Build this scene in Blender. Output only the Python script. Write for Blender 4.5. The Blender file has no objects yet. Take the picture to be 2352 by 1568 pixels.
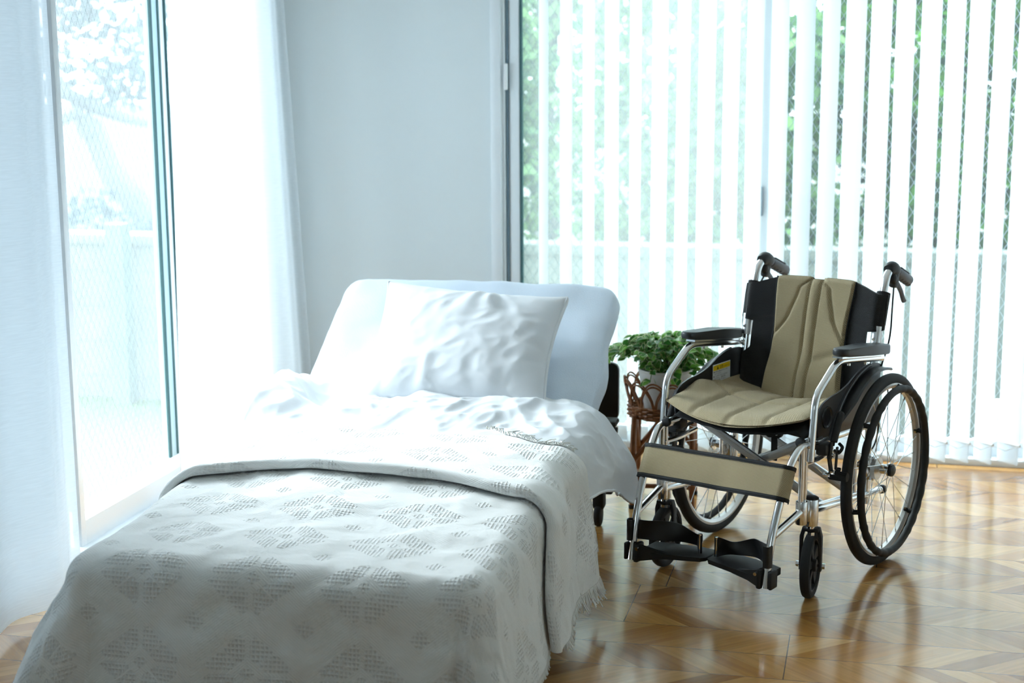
EXPOSURE, SKY_LO, SKY_HI, FLOOR_ROUGH = 1.02, 2.8, 24.0, .15
import bpy, bmesh, math, random
from mathutils import Vector, Matrix, noise
PI = math.pi
sc = bpy.context.scene
col = sc.collection
sc.view_settings.view_transform = 'Standard'
sc.view_settings.look = 'None'
sc.view_settings.gamma = 1.0
sc.view_settings.use_curve_mapping = False
sc.view_settings.exposure = EXPOSURE

def V(*a): return Vector(a)
def lerp(a, b, t): return a + (b - a) * t
def sstep(a, b, x):
    t = min(1.0, max(0.0, (x - a) / (b - a)))
    return t * t * (3 - 2 * t)
def nz(x, y, z=0.0): return noise.noise(Vector((x, y, z)))
def fbm(x, y, z=0.0, o=3):
    s = 0; a = 1; f = 1
    for i in range(o):
        s += a * noise.noise(Vector((x * f, y * f, z * f + i * 7.3))); a *= .5; f *= 2
    return s

# ------------------------------------------------------------------ materials
class NT:
    """small node-tree writer"""
    def __init__(s, name):
        s.m = bpy.data.materials.new(name); s.m.use_nodes = True
        s.t = s.m.node_tree; s.t.nodes.clear()
        s.out = s.t.nodes.new('ShaderNodeOutputMaterial')
    def n(s, typ, **kw):
        nd = s.t.nodes.new('ShaderNode' + typ)
        for k, v in kw.items():
            if k.startswith('i_'):
                key = k[2:]
                sock = nd.inputs[int(key)] if key.isdigit() else nd.inputs[key.replace('_', ' ')]
                if isinstance(v, bpy.types.NodeSocket): s.t.links.new(v, sock)
                else: sock.default_value = v
            else: setattr(nd, k, v)
        return nd
    def math(s, op, a, b=None, c=None, clamp=False):
        nd = s.t.nodes.new('ShaderNodeMath'); nd.operation = op; nd.use_clamp = clamp
        for i, v in enumerate((a, b, c)):
            if v is None: continue
            if isinstance(v, bpy.types.NodeSocket): s.t.links.new(v, nd.inputs[i])
            else: nd.inputs[i].default_value = v
        return nd.outputs[0]
    def mixc(s, f, a, b, typ='MIX'):
        nd = s.t.nodes.new('ShaderNodeMix'); nd.data_type = 'RGBA'; nd.blend_type = typ
        for i, v in ((0, f), (6, a), (7, b)):
            if isinstance(v, bpy.types.NodeSocket): s.t.links.new(v, nd.inputs[i])
            else: nd.inputs[i].default_value = v if i == 0 else (*v[:3], 1)
        return nd.outputs[2]
    def bump(s, h, strength=.5, dist=.002):
        return s.n('Bump', i_Strength=strength, i_Distance=dist, i_Height=h).outputs[0]
    def surf(s, sock): s.t.links.new(sock, s.out.inputs[0]); return s.m

def rgb(r, g, b):      # sRGB bytes to linear
    f = lambda c: (c / 255 / 12.92) if c / 255 <= .04045 else ((c / 255 + .055) / 1.055) ** 2.4
    return (f(r), f(g), f(b), 1)

def pm(name, color, rough=.5, metal=0., spec=.5, bump=None, coat=0., sheen=0., sss=0.):
    t = NT(name)
    b = t.n('BsdfPrincipled', i_Base_Color=color, i_Roughness=rough, i_Metallic=metal)
    b.inputs['Specular IOR Level'].default_value = spec
    b.inputs['Coat Weight'].default_value = coat
    if sheen: b.inputs['Sheen Weight'].default_value = sheen
    if bump:
        sc_, st_, d_ = bump
        co = t.n('TexCoord').outputs['Object']
        no = t.n('TexNoise', i_Vector=co, i_Scale=sc_, i_Detail=4.)
        t.t.links.new(t.bump(no.outputs[0], st_, d_), b.inputs['Normal'])
    return t.surf(b.outputs[0])

# ------------------------------------------------------------------ mesh builder
class MB:
    def __init__(s): s.v = []; s.f = []; s.uv = None; s.mi = []
    def add(s, vs, fs, mi=0):
        o = len(s.v); s.v += [Vector(v) for v in vs]
        s.f += [tuple(i + o for i in f) for f in fs]; s.mi += [mi] * len(fs)
        return s
    def box(s, c, size, rot=None, bev=0., seg=2, mi=0):
        bm = bmesh.new(); bmesh.ops.create_cube(bm, size=1)
        for v in bm.verts: v.co = Vector((v.co.x * size[0], v.co.y * size[1], v.co.z * size[2]))
        if bev: bmesh.ops.bevel(bm, geom=bm.edges[:], offset=min(bev, min(size) * .49), segments=seg, profile=.5, affect='EDGES')
        return s.frombm(bm, c, rot, mi)
    def frombm(s, bm, c=(0, 0, 0), rot=None, mi=0):
        M = Matrix.Translation(c) @ (rot.to_4x4() if rot is not None else Matrix())
        bm.verts.index_update()
        vs = [M @ v.co for v in bm.verts]; fs = [[v.index for v in f.verts] for f in bm.faces]
        bm.free(); return s.add(vs, fs, mi)
    def tube(s, path, r, seg=12, closed=False, cap=True, mi=0, flat=None):
        P = [Vector(p) for p in path]; n = len(P)
        rr = r if callable(r) else (lambda i, t: r)
        T = []
        for i in range(n):
            a = P[(i - 1) % n] if (closed or i > 0) else P[i]
            b = P[(i + 1) % n] if (closed or i < n - 1) else P[i]
            T.append((b - a).normalized())
        up = Vector((0, 0, 1)) if abs(T[0].z) < .9 else Vector((1, 0, 0))
        N = (up - T[0] * up.dot(T[0])).normalized(); vs = []
        for i in range(n):
            N = (N - T[i] * N.dot(T[i]))
            N = N.normalized() if N.length > 1e-6 else T[i].orthogonal().normalized()
            B = T[i].cross(N); q = rr(i, i / max(1, n - 1))
            for k in range(seg):
                a = 2 * PI * k / seg
                if flat: vs.append(P[i] + N * math.cos(a) * flat[0] + B * math.sin(a) * flat[1])
                else: vs.append(P[i] + (N * math.cos(a) + B * math.sin(a)) * q)
        fs = []
        for i in range(n if closed else n - 1):
            j = (i + 1) % n
            for k in range(seg):
                l = (k + 1) % seg
                fs.append((i * seg + k, i * seg + l, j * seg + l, j * seg + k))
        if cap and not closed:
            fs.append(tuple(range(seg))[::-1]); fs.append(tuple((n - 1) * seg + k for k in range(seg)))
        return s.add(vs, fs, mi)
    def lathe(s, prof, c=(0, 0, 0), rot=None, seg=32, closed=False, mi=0):
        """profile (r, h) turned about local z"""
        M = Matrix.Translation(c) @ (rot.to_4x4() if rot is not None else Matrix())
        n = len(prof); vs = []
        for r, h in prof:
            for k in range(seg):
                a = 2 * PI * k / seg; vs.append(M @ Vector((r * math.cos(a), r * math.sin(a), h)))
        fs = []
        for i in range(n if closed else n - 1):
            j = (i + 1) % n
            for k in range(seg):
                l = (k + 1) % seg; fs.append((i * seg + k, i * seg + l, j * seg + l, j * seg + k))
        if not closed:
            if prof[0][0] > 1e-6: fs.append(tuple(range(seg))[::-1])
            if prof[-1][0] > 1e-6: fs.append(tuple((n - 1) * seg + k for k in range(seg)))
        return s.add(vs, fs, mi)
    def cyl(s, a, b, r, seg=16, mi=0, bev=0.):
        a = Vector(a); b = Vector(b); d = b - a; L = d.length
        q = d.to_track_quat('Z', 'Y').to_matrix()
        pr = [(r, 0), (r, L)] if not bev else [(r - bev, 0), (r - bev * .3, bev * .3), (r, bev), (r, L - bev), (r - bev * .3, L - bev * .3), (r - bev, L)]
        return s.lathe(pr, a, q, seg, mi=mi)
    def prism(s, poly, h, frame=None, bev=0., seg=2, mi=0):
        """polygon in local xy, thickness h along local z (centred)"""
        bm = bmesh.new()
        a = [bm.verts.new((x, y, -h / 2)) for x, y in poly]; b = [bm.verts.new((x, y, h / 2)) for x, y in poly]
        n = len(poly)
        ar = sum(poly[i][0] * poly[(i + 1) % n][1] - poly[(i + 1) % n][0] * poly[i][1] for i in range(n))
        fa = bm.faces.new(a[::-1] if ar > 0 else a); fb = bm.faces.new(b if ar > 0 else b[::-1])
        for i in range(n):
            j = (i + 1) % n
            bm.faces.new((a[i], a[j], b[j], b[i]) if ar > 0 else (a[j], a[i], b[i], b[j]))
        if bev: bmesh.ops.bevel(bm, geom=list(set(fa.edges[:] + fb.edges[:])), offset=bev, segments=seg, profile=.5, affect='EDGES')
        M = frame if frame is not None else Matrix()
        bm.verts.index_update(); vs = [M @ v.co for v in bm.verts]; fs = [[v.index for v in f.verts] for f in bm.faces]
        bm.free(); return s.add(vs, fs, mi)
    def grid(s, fn, nu, nv, uvfn=None, mi=0, flip=False):
        o = len(s.v)
        for j in range(nv + 1):
            for i in range(nu + 1): s.v.append(Vector(fn(i / nu, j / nv)))
        w = nu + 1
        for j in range(nv):
            for i in range(nu):
                f = (o + j * w + i, o + j * w + i + 1, o + (j + 1) * w + i + 1, o + (j + 1) * w + i)
                s.f.append(f[::-1] if flip else f); s.mi.append(mi)
        if uvfn:
            if s.uv is None: s.uv = {}
            for j in range(nv + 1):
                for i in range(nu + 1): s.uv[o + j * w + i] = uvfn(i / nu, j / nv)
        return s
    def sphere(s, c, r, seg=16, sc3=(1, 1, 1), rot=None, mi=0):
        pr = [(0, -1)] + [(math.cos(a), math.sin(a)) for a in [(-.5 + (k + 1) / (seg // 2 + 1)) * PI for k in range(seg // 2)]] + [(0, 1)]
        t = MB(); t.lathe([(p[0] * r, p[1] * r) for p in pr], seg=seg)
        M = Matrix.Translation(c) @ (rot.to_4x4() if rot is not None else Matrix()) @ Matrix.Diagonal((*sc3, 1))
        return s.add([M @ v for v in t.v], t.f, mi)
    def build(s, name, mat, parent=None, angle=35, loc=None, weld=False):
        me = bpy.data.meshes.new(name)
        me.from_pydata([tuple(v) for v in s.v], [], s.f)
        for m in (mat if isinstance(mat, (list, tuple)) else [mat]): me.materials.append(m)
        me.polygons.foreach_set('material_index', s.mi)
        if s.uv is not None:
            ul = me.uv_layers.new(name='UVMap')
            for lp in me.loops:
                ul.data[lp.index].uv = s.uv.get(lp.vertex_index, (0, 0))
        if weld:
            bm = bmesh.new(); bm.from_mesh(me); bmesh.ops.remove_doubles(bm, verts=bm.verts[:], dist=1e-5); bm.to_mesh(me); bm.free()
        me.polygons.foreach_set('use_smooth', [True] * len(me.polygons))
        if angle < 180: me.set_sharp_from_angle(angle=math.radians(angle))
        o = bpy.data.objects.new(name, me); col.objects.link(o)
        if parent is not None: o.parent = parent
        if loc is not None: o.location = loc
        return o

def tag(o, label=None, cat=None, group=None, kind=None):
    if label: o['label'] = label
    if cat: o['category'] = cat
    if group: o['group'] = group
    if kind: o['kind'] = kind
    return o
def empty(name, loc=(0, 0, 0), rz=0.):
    o = bpy.data.objects.new(name, None); col.objects.link(o)
    o.location = loc; o.rotation_euler = (0, 0, rz); o.empty_display_size = .1
    return o
def fillet(path, r, n=6):
    P = [Vector(p) for p in path]; out = [P[0]]
    for i in range(1, len(P) - 1):
        a = P[i - 1] - P[i]; b = P[i + 1] - P[i]
        q = min(r, a.length * .45, b.length * .45)
        A = P[i] + a.normalized() * q; B = P[i] + b.normalized() * q
        for k in range(n + 1):
            t = k / n; out.append(A * (1 - t) ** 2 + P[i] * 2 * t * (1 - t) + B * t * t)
    out.append(P[-1]); return out
def spline(pts, n=10, closed=False):
    P = [Vector(p) for p in pts]; m = len(P); out = []
    for i in range(m if closed else m - 1):
        g = lambda k: P[k % m] if closed else P[min(m - 1, max(0, k))]
        a, b, c, d = g(i - 1), g(i), g(i + 1), g(i + 2)
        for k in range(n):
            t = k / n
            out.append(.5 * ((2 * b) + (c - a) * t + (2 * a - 5 * b + 4 * c - d) * t * t + (3 * b - a - 3 * c + d) * t ** 3))
    if not closed: out.append(P[-1])
    return out
def RX(a): return Matrix.Rotation(math.radians(a), 3, 'X')
def RY(a): return Matrix.Rotation(math.radians(a), 3, 'Y')
def RZ(a): return Matrix.Rotation(math.radians(a), 3, 'Z')
def FR(o, x, y):   # frame with origin o, local x and y axes
    x = Vector(x).normalized(); y = Vector(y).normalized(); z = x.cross(y).normalized()
    return Matrix(((x.x, y.x, z.x, o[0]), (x.y, y.y, z.y, o[1]), (x.z, y.z, z.z, o[2]), (0, 0, 0, 1)))
# ------------------------------------------------------------------ camera
CAM_H = 1.47
yaw, pitch, roll = 0.23633, 0.17992, -0.00578
fw = V(-math.sin(yaw) * math.cos(pitch), math.cos(yaw) * math.cos(pitch), -math.sin(pitch))
rt = V(math.cos(yaw), math.sin(yaw), 0); up_ = rt.cross(fw)
r2 = rt * math.cos(roll) + up_ * math.sin(roll); u2 = up_ * math.cos(roll) - rt * math.sin(roll)
cd = bpy.data.cameras.new('camera'); co_ = bpy.data.objects.new('camera', cd); col.objects.link(co_)
co_.matrix_world = Matrix(((r2.x, u2.x, -fw.x, 0), (r2.y, u2.y, -fw.y, 0), (r2.z, u2.z, -fw.z, CAM_H), (0, 0, 0, 1)))
cd.sensor_width = 36; cd.lens = 3470.76 / 2352 * 36; cd.clip_start = .05; cd.clip_end = 200
cd.dof.use_dof = True; cd.dof.focus_distance = 4.15; cd.dof.aperture_fstop = 2.8
sc.camera = co_

# ------------------------------------------------------------------ sky
w = bpy.data.worlds.new('world'); sc.world = w; w.use_nodes = True
nt = w.node_tree; nt.nodes.clear()
wo = nt.nodes.new('ShaderNodeOutputWorld'); bg = nt.nodes.new('ShaderNodeBackground')
tc = nt.nodes.new('ShaderNodeTexCoord'); dp = nt.nodes.new('ShaderNodeVectorMath'); dp.operation = 'DOT_PRODUCT'
sd = V(-.80, .36, .48).normalized(); dp.inputs[1].default_value = sd
mr = nt.nodes.new('ShaderNodeMapRange'); mr.interpolation_type = 'SMOOTHSTEP'
mr.inputs[1].default_value = .76; mr.inputs[2].default_value = 1.0; mr.inputs[3].default_value = SKY_LO; mr.inputs[4].default_value = SKY_HI
cr = nt.nodes.new('ShaderNodeMix'); cr.data_type = 'RGBA'
cr.inputs[6].default_value = (.785, .915, 1.0, 1); cr.inputs[7].default_value = (.90, .96, 1.0, 1)
nt.links.new(tc.outputs['Generated'], dp.inputs[0]); nt.links.new(dp.outputs['Value'], mr.inputs[0])
nt.links.new(dp.outputs['Value'], cr.inputs[0])
nt.links.new(cr.outputs[2], bg.inputs[0]); nt.links.new(mr.outputs[0], bg.inputs[1]); nt.links.new(bg.outputs[0], wo.inputs[0])

# ------------------------------------------------------------------ materials of the room
def floor_mat():
    t = NT('oak_chevron_floor')
    p = t.n('SeparateXYZ', i_0=t.n('TexCoord').outputs['Object']); x, y = p.outputs[0], p.outputs[1]
    yr = t.math('DIVIDE', t.math('SUBTRACT', y, 3.675), .151)
    row = t.math('FLOOR', yr); v = t.math('SUBTRACT', yr, row)
    odd = t.math('FLOORED_MODULO', row, 2.)
    sg = t.math('MULTIPLY_ADD', odd, 2., -1.)              # -1 even rows, +1 odd rows
    u = t.math('ADD', x, t.math('MULTIPLY', sg, t.math('MULTIPLY', v, .175)))
    us = t.math('DIVIDE', u, .088); st = t.math('FLOOR', us)
    cv = t.n('CombineXYZ', i_0=st, i_1=row, i_2=0.)
    wn = t.n('TexWhiteNoise', noise_dimensions='2D', i_Vector=cv.outputs[0])
    ramp = t.n('ValToRGB', i_0=wn.outputs[0]); e = ramp.color_ramp
    cols = [(0, (148, 98, 42)), (.3, (170, 119, 58)), (.6, (186, 137, 74)), (1, (200, 155, 94))]
    while len(e.elements) < len(cols): e.elements.new(.5)
    for el, (q, c) in zip(e.elements, cols): el.position = q; el.color = rgb(*c)
    # grain along the slanted strip
    ga = t.math('ADD', t.math('MULTIPLY', t.math('MULTIPLY', x, -.757), sg), t.math('MULTIPLY', y, .653))
    gp = t.math('ADD', t.math('MULTIPLY', t.math('MULTIPLY', x, .653), sg), t.math('MULTIPLY', y, .757))
    gv = t.n('CombineXYZ', i_0=t.math('MULTIPLY', ga, 5.), i_1=t.math('MULTIPLY', gp, 90.), i_2=t.math('MULTIPLY', wn.outputs[0], 40.))
    gn = t.n('TexNoise', i_Vector=gv.outputs[0], i_Scale=1., i_Detail=5., i_Roughness=.6)
    gv2 = t.n('CombineXYZ', i_0=t.math('MULTIPLY', ga, 3.), i_1=t.math('MULTIPLY', gp, 14.), i_2=t.math('MULTIPLY', wn.outputs[0], 40.))
    gn2 = t.n('TexNoise', i_Vector=gv2.outputs[0], i_Scale=1., i_Detail=3.)
    g = t.math('MULTIPLY_ADD', gn.outputs[0], .80, .62)
    g2 = t.math('MULTIPLY_ADD', gn2.outputs[0], .35, .85)
    gg = t.math('MULTIPLY', g, g2)
    cg = t.n('CombineXYZ', i_0=gg, i_1=gg, i_2=gg)
    c = t.mixc(1., ramp.outputs[0], cg.outputs[0], 'MULTIPLY')
    # board joints
    de = t.math('MINIMUM', v, t.math('SUBTRACT', 1., v))
    ln = t.math('LESS_THAN', de, .0075)
    k = t.math('FLOOR', t.math('DIVIDE', t.math('SUBTRACT', y, 3.524), .302))
    off = t.math('ADD', t.math('MULTIPLY', k, -.698), t.math('MULTIPLY', t.math('MULTIPLY', k, k), .257))
    bx = t.math('DIVIDE', t.math('SUBTRACT', x, t.math('ADD', off, -.176)), 1.818)
    bf = t.math('ABSOLUTE', t.math('SUBTRACT', bx, t.math('ROUND', bx)))
    ln2 = t.math('LESS_THAN', bf, .0008)
    line = t.math('MAXIMUM', ln, ln2)
    c = t.mixc(t.math('MULTIPLY', line, .85), c, rgb(62, 34, 22))
    big = t.n('TexNoise', i_Vector=t.n('TexCoord').outputs['Object'], i_Scale=9., i_Detail=3.)
    b = t.n('BsdfPrincipled', i_Base_Color=c, i_Roughness=t.math('MULTIPLY_ADD', gn2.outputs[0], .10, FLOOR_ROUGH))
    b.inputs['Specular IOR Level'].default_value = .5
    b.inputs['Coat Weight'].default_value = .5; b.inputs['Coat Roughness'].default_value = FLOOR_ROUGH
    h = t.math('ADD', t.math('MULTIPLY', gn.outputs[0], .05), t.math('MULTIPLY', line, -1.))
    bm_ = t.bump(h, .25, .001)
    b2 = t.n('Bump', i_Strength=.05, i_Distance=.02, i_Height=big.outputs[0], i_Normal=bm_).outputs[0]
    t.t.links.new(b2, b.inputs['Normal'])
    return t.surf(b.outputs[0])

def glass_mat(name, haze, tint=(.90, .97, .96, 1), wire=.0011, hz=(.86, .95, .94, 1), axis='y'):
    """wired safety glass: clear pane with a milky veil and diamond wire mesh"""
    t = NT(name)
    p = t.n('SeparateXYZ', i_0=t.n('TexCoord').outputs['Object'])
    h = p.outputs[1] if axis == 'y' else p.outputs[0]; z = p.outputs[2]
    P = .034
    def wires(a):
        q = t.math('DIVIDE', a, P); return t.math('LESS_THAN', t.math('ABSOLUTE', t.math('SUBTRACT', q, t.math('ROUND', q))), wire / P)
    z2 = t.math('MULTIPLY', z, .62)
    wr = t.math('MAXIMUM', wires(t.math('ADD', h, z2)), wires(t.math('SUBTRACT', h, z2)))
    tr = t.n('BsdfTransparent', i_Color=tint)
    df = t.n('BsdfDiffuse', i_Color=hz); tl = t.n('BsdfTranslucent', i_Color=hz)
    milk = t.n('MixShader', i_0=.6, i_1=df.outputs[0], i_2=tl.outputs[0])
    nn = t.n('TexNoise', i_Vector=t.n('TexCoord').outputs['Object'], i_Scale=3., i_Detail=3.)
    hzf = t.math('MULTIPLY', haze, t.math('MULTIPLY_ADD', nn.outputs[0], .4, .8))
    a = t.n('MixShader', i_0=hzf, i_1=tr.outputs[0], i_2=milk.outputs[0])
    wd = t.n('BsdfDiffuse', i_Color=rgb(176, 192, 196))
    return t.surf(t.n('MixShader', i_0=wr, i_1=a.outputs[0], i_2=wd.outputs[0]).outputs[0])

def sheer_mat(name, colr, see, trl=.6, weave=700.):
    t = NT(name)
    tr = t.n('BsdfTransparent'); df = t.n('BsdfDiffuse', i_Color=colr); tl = t.n('BsdfTranslucent', i_Color=colr)
    uv = t.n('SeparateXYZ', i_0=t.n('TexCoord').outputs['UV'])
    n1 = t.n('TexNoise', i_Vector=t.n('CombineXYZ', i_0=t.math('MULTIPLY', uv.outputs[0], 8.), i_1=t.math('MULTIPLY', uv.outputs[1], 260.), i_2=0.).outputs[0], i_Scale=1., i_Detail=2.)
    fab = t.n('MixShader', i_0=trl, i_1=df.outputs[0], i_2=tl.outputs[0])
    f = t.math('MULTIPLY', t.math('MULTIPLY_ADD', n1.outputs[0], .16, .92), 1 - see, clamp=True)
    return t.surf(t.n('MixShader', i_0=f, i_1=tr.outputs[0], i_2=fab.outputs[0]).outputs[0])

M = {}
M['floor'] = floor_mat()
M['wall'] = pm('wall_paper', rgb(222, 230, 233), .9, bump=(220., .12, .001))
M['wall_far'] = pm('warm_grey_wall', rgb(232, 232, 230), .9)
M['ceil'] = pm('ceiling_paint', rgb(240, 242, 242), .9)
M['alu_white'] = pm('white_frame', rgb(228, 234, 238), .35)
M['gasket'] = pm('teal_gasket', rgb(58, 96, 98), .6)
M['glassL'] = glass_mat('wired_glass_garden_side', .06, tint=(.90, .935, .95, 1), hz=(.90, .96, .985, 1), wire=.0005)  # milky veil mixed into the pane imitates lens flare
M['glassB'] = glass_mat('wired_glass_milky', .13, tint=(.88, .94, .93, 1), hz=(.88, .94, .935, 1), wire=.0004, axis='x')
M['glassN'] = glass_mat('wired_glass_dimming', .35, tint=(.31, .335, .35, 1), hz=(.36, .39, .41, 1), wire=.0008)  # tint darkened to dim the daylight on the near curtain
M['glassC'] = glass_mat('wired_glass_clear', .03, tint=(.92, .96, .96, 1), axis='x')
M['sheer_dense'] = sheer_mat('dense_sheer_curtain', rgb(238, 245, 250), .10, .66)
M['sheer'] = sheer_mat('sheer_curtain', rgb(232, 238, 243), .26, .62)
def slat_mat():
    t = NT('blind_fabric')
    df = t.n('BsdfDiffuse', i_Color=rgb(246, 249, 251)); tl = t.n('BsdfTranslucent', i_Color=rgb(250, 252, 254))
    return t.surf(t.n('MixShader', i_0=.68, i_1=df.outputs[0], i_2=tl.outputs[0]).outputs[0])
M['slat'] = slat_mat()
M['weight'] = sheer_mat('clear_plastic_weight', rgb(235, 242, 247), .25, .55)
M['plastic_white'] = pm('white_plastic', rgb(235, 238, 240), .4)
M['chain'] = pm('bead_chain_white', rgb(232, 236, 238), .4)

# ------------------------------------------------------------------ room shell
XL, XR, YB, YF, HC = -2.30, 2.30, 5.70, -1.6, 2.45
WL = (2.60, 5.28)      # garden window along the left wall (y range)
WB = (-1.445, 1.62)    # back window (x range)
WT = 2.12
fl = MB().box(((XL + XR) / 2 - .05, (YB + YF) / 2 + .05, -.05), (XR - XL + .5, YB - YF + .5, .1)).build('floor', M['floor']); fl['kind'] = 'structure'
ce = MB().box(((XL + XR) / 2, (YB + YF) / 2, HC + .05), (XR - XL + .5, YB - YF + .5, .1)).build('ceiling', M['ceil']); ce['kind'] = 'structure'
TH = .16
b = MB()
b.box((XL - TH / 2, (YF + WL[0]) / 2, HC / 2), (TH, WL[0] - YF, HC)); b.box((XL - TH / 2, (WL[1] + YB + TH) / 2, HC / 2), (TH, YB + TH - WL[1], HC))
b.box((XL - TH / 2, (WL[0] + WL[1]) / 2, (WT + HC) / 2), (TH, WL[1] - WL[0], HC - WT))
b.build('wall_left', M['wall'])['kind'] = 'structure'
b = MB()
b.box(((XL + WB[0]) / 2, YB + TH / 2, HC / 2), (WB[0] - XL, TH, HC)); b.box(((WB[1] + XR) / 2, YB + TH / 2, HC / 2), (XR - WB[1], TH, HC))
b.box(((WB[0] + WB[1]) / 2, YB + TH / 2, (WT + HC) / 2), (WB[1] - WB[0], TH, HC - WT))
b.build('wall_back', M['wall'])['kind'] = 'structure'
MB().box((XR + .06, (YB + YF) / 2, HC / 2), (.12, YB - YF + .4, HC)).build('wall_right', M['wall'])['kind'] = 'structure'
b = MB(); wx0, wx1, wz0, wz1 = -1.5, -.4, 1.0, 2.0
b.box(((XL + wx0) / 2, YF - .06, HC / 2), (wx0 - XL, .12, HC)); b.box(((XR + wx1) / 2, YF - .06, HC / 2), (XR - wx1, .12, HC))
b.box(((wx0 + wx1) / 2, YF - .06, wz0 / 2), (wx1 - wx0, .12, wz0)); b.box(((wx0 + wx1) / 2, YF - .06, (HC + wz1) / 2), (wx1 - wx0, .12, HC - wz1))
b.build('wall_front', M['wall_far'])['kind'] = 'structure'
b = MB()     # unseen window added behind the camera, fill light for the bed foot
for xx in (wx0 + .02, (wx0 + wx1) / 2, wx1 - .02): b.box((xx, YF - .06, (wz0 + wz1) / 2), (.04, .06, wz1 - wz0), bev=.003)
for zz in (wz0 + .02, wz1 - .02): b.box(((wx0 + wx1) / 2, YF - .06, zz), (wx1 - wx0, .06, .04), bev=.003)
w3 = b.build('fill_window', M['alu_white']); w3['kind'] = 'structure'
MB().box(((wx0 + wx1) / 2, YF - .06, (wz0 + wz1) / 2), (wx1 - wx0 - .02, .005, wz1 - wz0 - .02)).build('pane', M['glassC'], w3)
# skirting on the plain bit of back wall
MB().box(((XL + WB[0]) / 2, YB - .006, .03), (WB[0] - XL - .01, .012, .06), bev=.003).build('baseboard_back', M['alu_white'])['kind'] = 'structure'

# garden window on the left: frame, sashes with their panes
XG = -2.345
win = MB()
y0, y1 = WL
for yy in (y0 + .02, y1 - .02): win.box((XL - .06, yy, WT / 2), (.12, .04, WT), bev=.003)
win.box((XL - .06, (y0 + y1) / 2, WT - .02), (.12, y1 - y0, .04), bev=.003)
win.box((XL - .055, (y0 + y1) / 2, .012), (.13, y1 - y0, .028), bev=.003)
wf = win.build('window_1', M['alu_white']); wf['kind'] = 'structure'
edges = [2.64, 3.34, 4.018, 4.735, 5.24]
for i in range(4):
    a, c = edges[i], edges[i + 1]
    if i == 2: a += .004
    xo = XG - (.0 if i % 2 == 0 else .034)
    sash = MB()
    sw = .045
    lw = .030 if i == 2 else sw
    rw = .030 if i == 2 else sw
    sash.box((xo, a + lw / 2, (WT + .02) / 2), (.032, lw, WT - .025), bev=.003)
    sash.box((xo, c - rw / 2, (WT + .02) / 2), (.032, rw, WT - .025), bev=.003)
    sash.box((xo, (a + lw + c - rw) / 2, .063), (.030, c - a - lw - rw + .004, .08), bev=.003); sash.box((xo, (a + lw + c - rw) / 2, WT - .06), (.030, c - a - lw - rw + .004, .06), bev=.003)
    so = sash.build('sash', M['alu_white'], wf)
    pr = c - rw - (.105 if i == 2 else 0.)
    gk = MB()
    gx = xo + .012
    if i == 2:      # inner bead and dark rubber strips beside the stile
        gk.box((gx, c - rw - .006, (WT + .1) / 2), (.006, .010, WT - .2)); gk.box((gx, c - rw - .060, (WT + .1) / 2), (.006, .016, WT - .2)); gk.box((gx + .006, c + .003, WT / 2), (.008, .007, WT - .06))
        bd = MB().box((xo, c - rw - .034, (WT + .1) / 2), (.024, .06, WT - .19), bev=.003).build('bead', pm('pale_blue_bead', rgb(190, 216, 224), .4), so)
    else: gk.box((gx, c - rw + .002, (WT + .1) / 2), (.008, .005, WT - .2))
    gk.build('gasket', M['gasket'], so)
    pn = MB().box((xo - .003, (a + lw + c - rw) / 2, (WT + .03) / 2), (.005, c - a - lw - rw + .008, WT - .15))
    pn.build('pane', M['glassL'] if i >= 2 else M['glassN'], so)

# back window: sashes behind the vertical blinds
YG = YB + .028
win = MB()
for xx in (WB[0] + .025, WB[1] - .02): win.box((xx, YB + .065, WT / 2), (.05, .13, WT), bev=.003)
win.box(((WB[0] + WB[1]) / 2, YB + .065, WT - .02), (WB[1] - WB[0], .13, .04), bev=.003)
win.box(((WB[0] + WB[1]) / 2, YB + .06, .012), (WB[1] - WB[0], .13, .028), bev=.003)
wb = win.build('window_2', M['alu_white']); wb['kind'] = 'structure'
E_ = [-1.383, -.405, .575, 1.59]
for i in range(3):
    a, c = E_[i], E_[i + 1]; yo = YG + (.0 if i % 2 == 0 else .034)
    s_ = MB(); sw = .042
    s_.box((a + sw / 2, yo, (WT + .02) / 2), (sw, .03, WT - .03), bev=.003); s_.box((c - sw / 2 + (.03 if i == 0 else 0), yo, (WT + .02) / 2), (sw + (.03 if i == 0 else 0), .03, WT - .03), bev=.003)
    s_.box(((a + c) / 2, yo, .055), (c - a - 2 * sw + .004, .028, .06), bev=.003); s_.box(((a + c) / 2, yo, WT - .06), (c - a - 2 * sw + .004, .028, .06), bev=.003)
    so = s_.build('sash', M['alu_white'], wb)
    MB().box((a + sw + .006, yo - .008, (WT + .05) / 2), (.010, .016, WT - .16)).build('gasket', M['gasket'], so)
    MB().box(((a + c) / 2, yo + .003, (WT + .02) / 2), (c - a - 2 * sw + .01, .005, WT - .12)).build('pane', M['glassB'] if i == 0 else M['glassC'], so)
    if i == 0:
        MB().box((c - .012, yo - .022, .97), (.018, .016, .11), bev=.004).build('latch', pm('grey_latch', rgb(150, 165, 175), .4), so)
# casing between wall and window, with a dark strip coloured as its shadow line, and the little white catch
MB().box((WB[0] + .016, YB - .004, WT / 2 + .02), (.04, .02, WT + .03), bev=.003).build('trim_1', M['alu_white'])['kind'] = 'structure'
MB().box((-1.388, YB + .012, WT / 2), (.010, .012, WT - .03)).build('shadow_trim', pm('shadow_channel', rgb(96, 118, 130), .6))['kind'] = 'structure'
tag(MB().box((-1.390, YB - .004, 1.432), (.012, .018, .10), bev=.003).build('window_catch', M['plastic_white']), 'small white plastic catch on the frame edge of the back window', 'catch')
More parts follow.
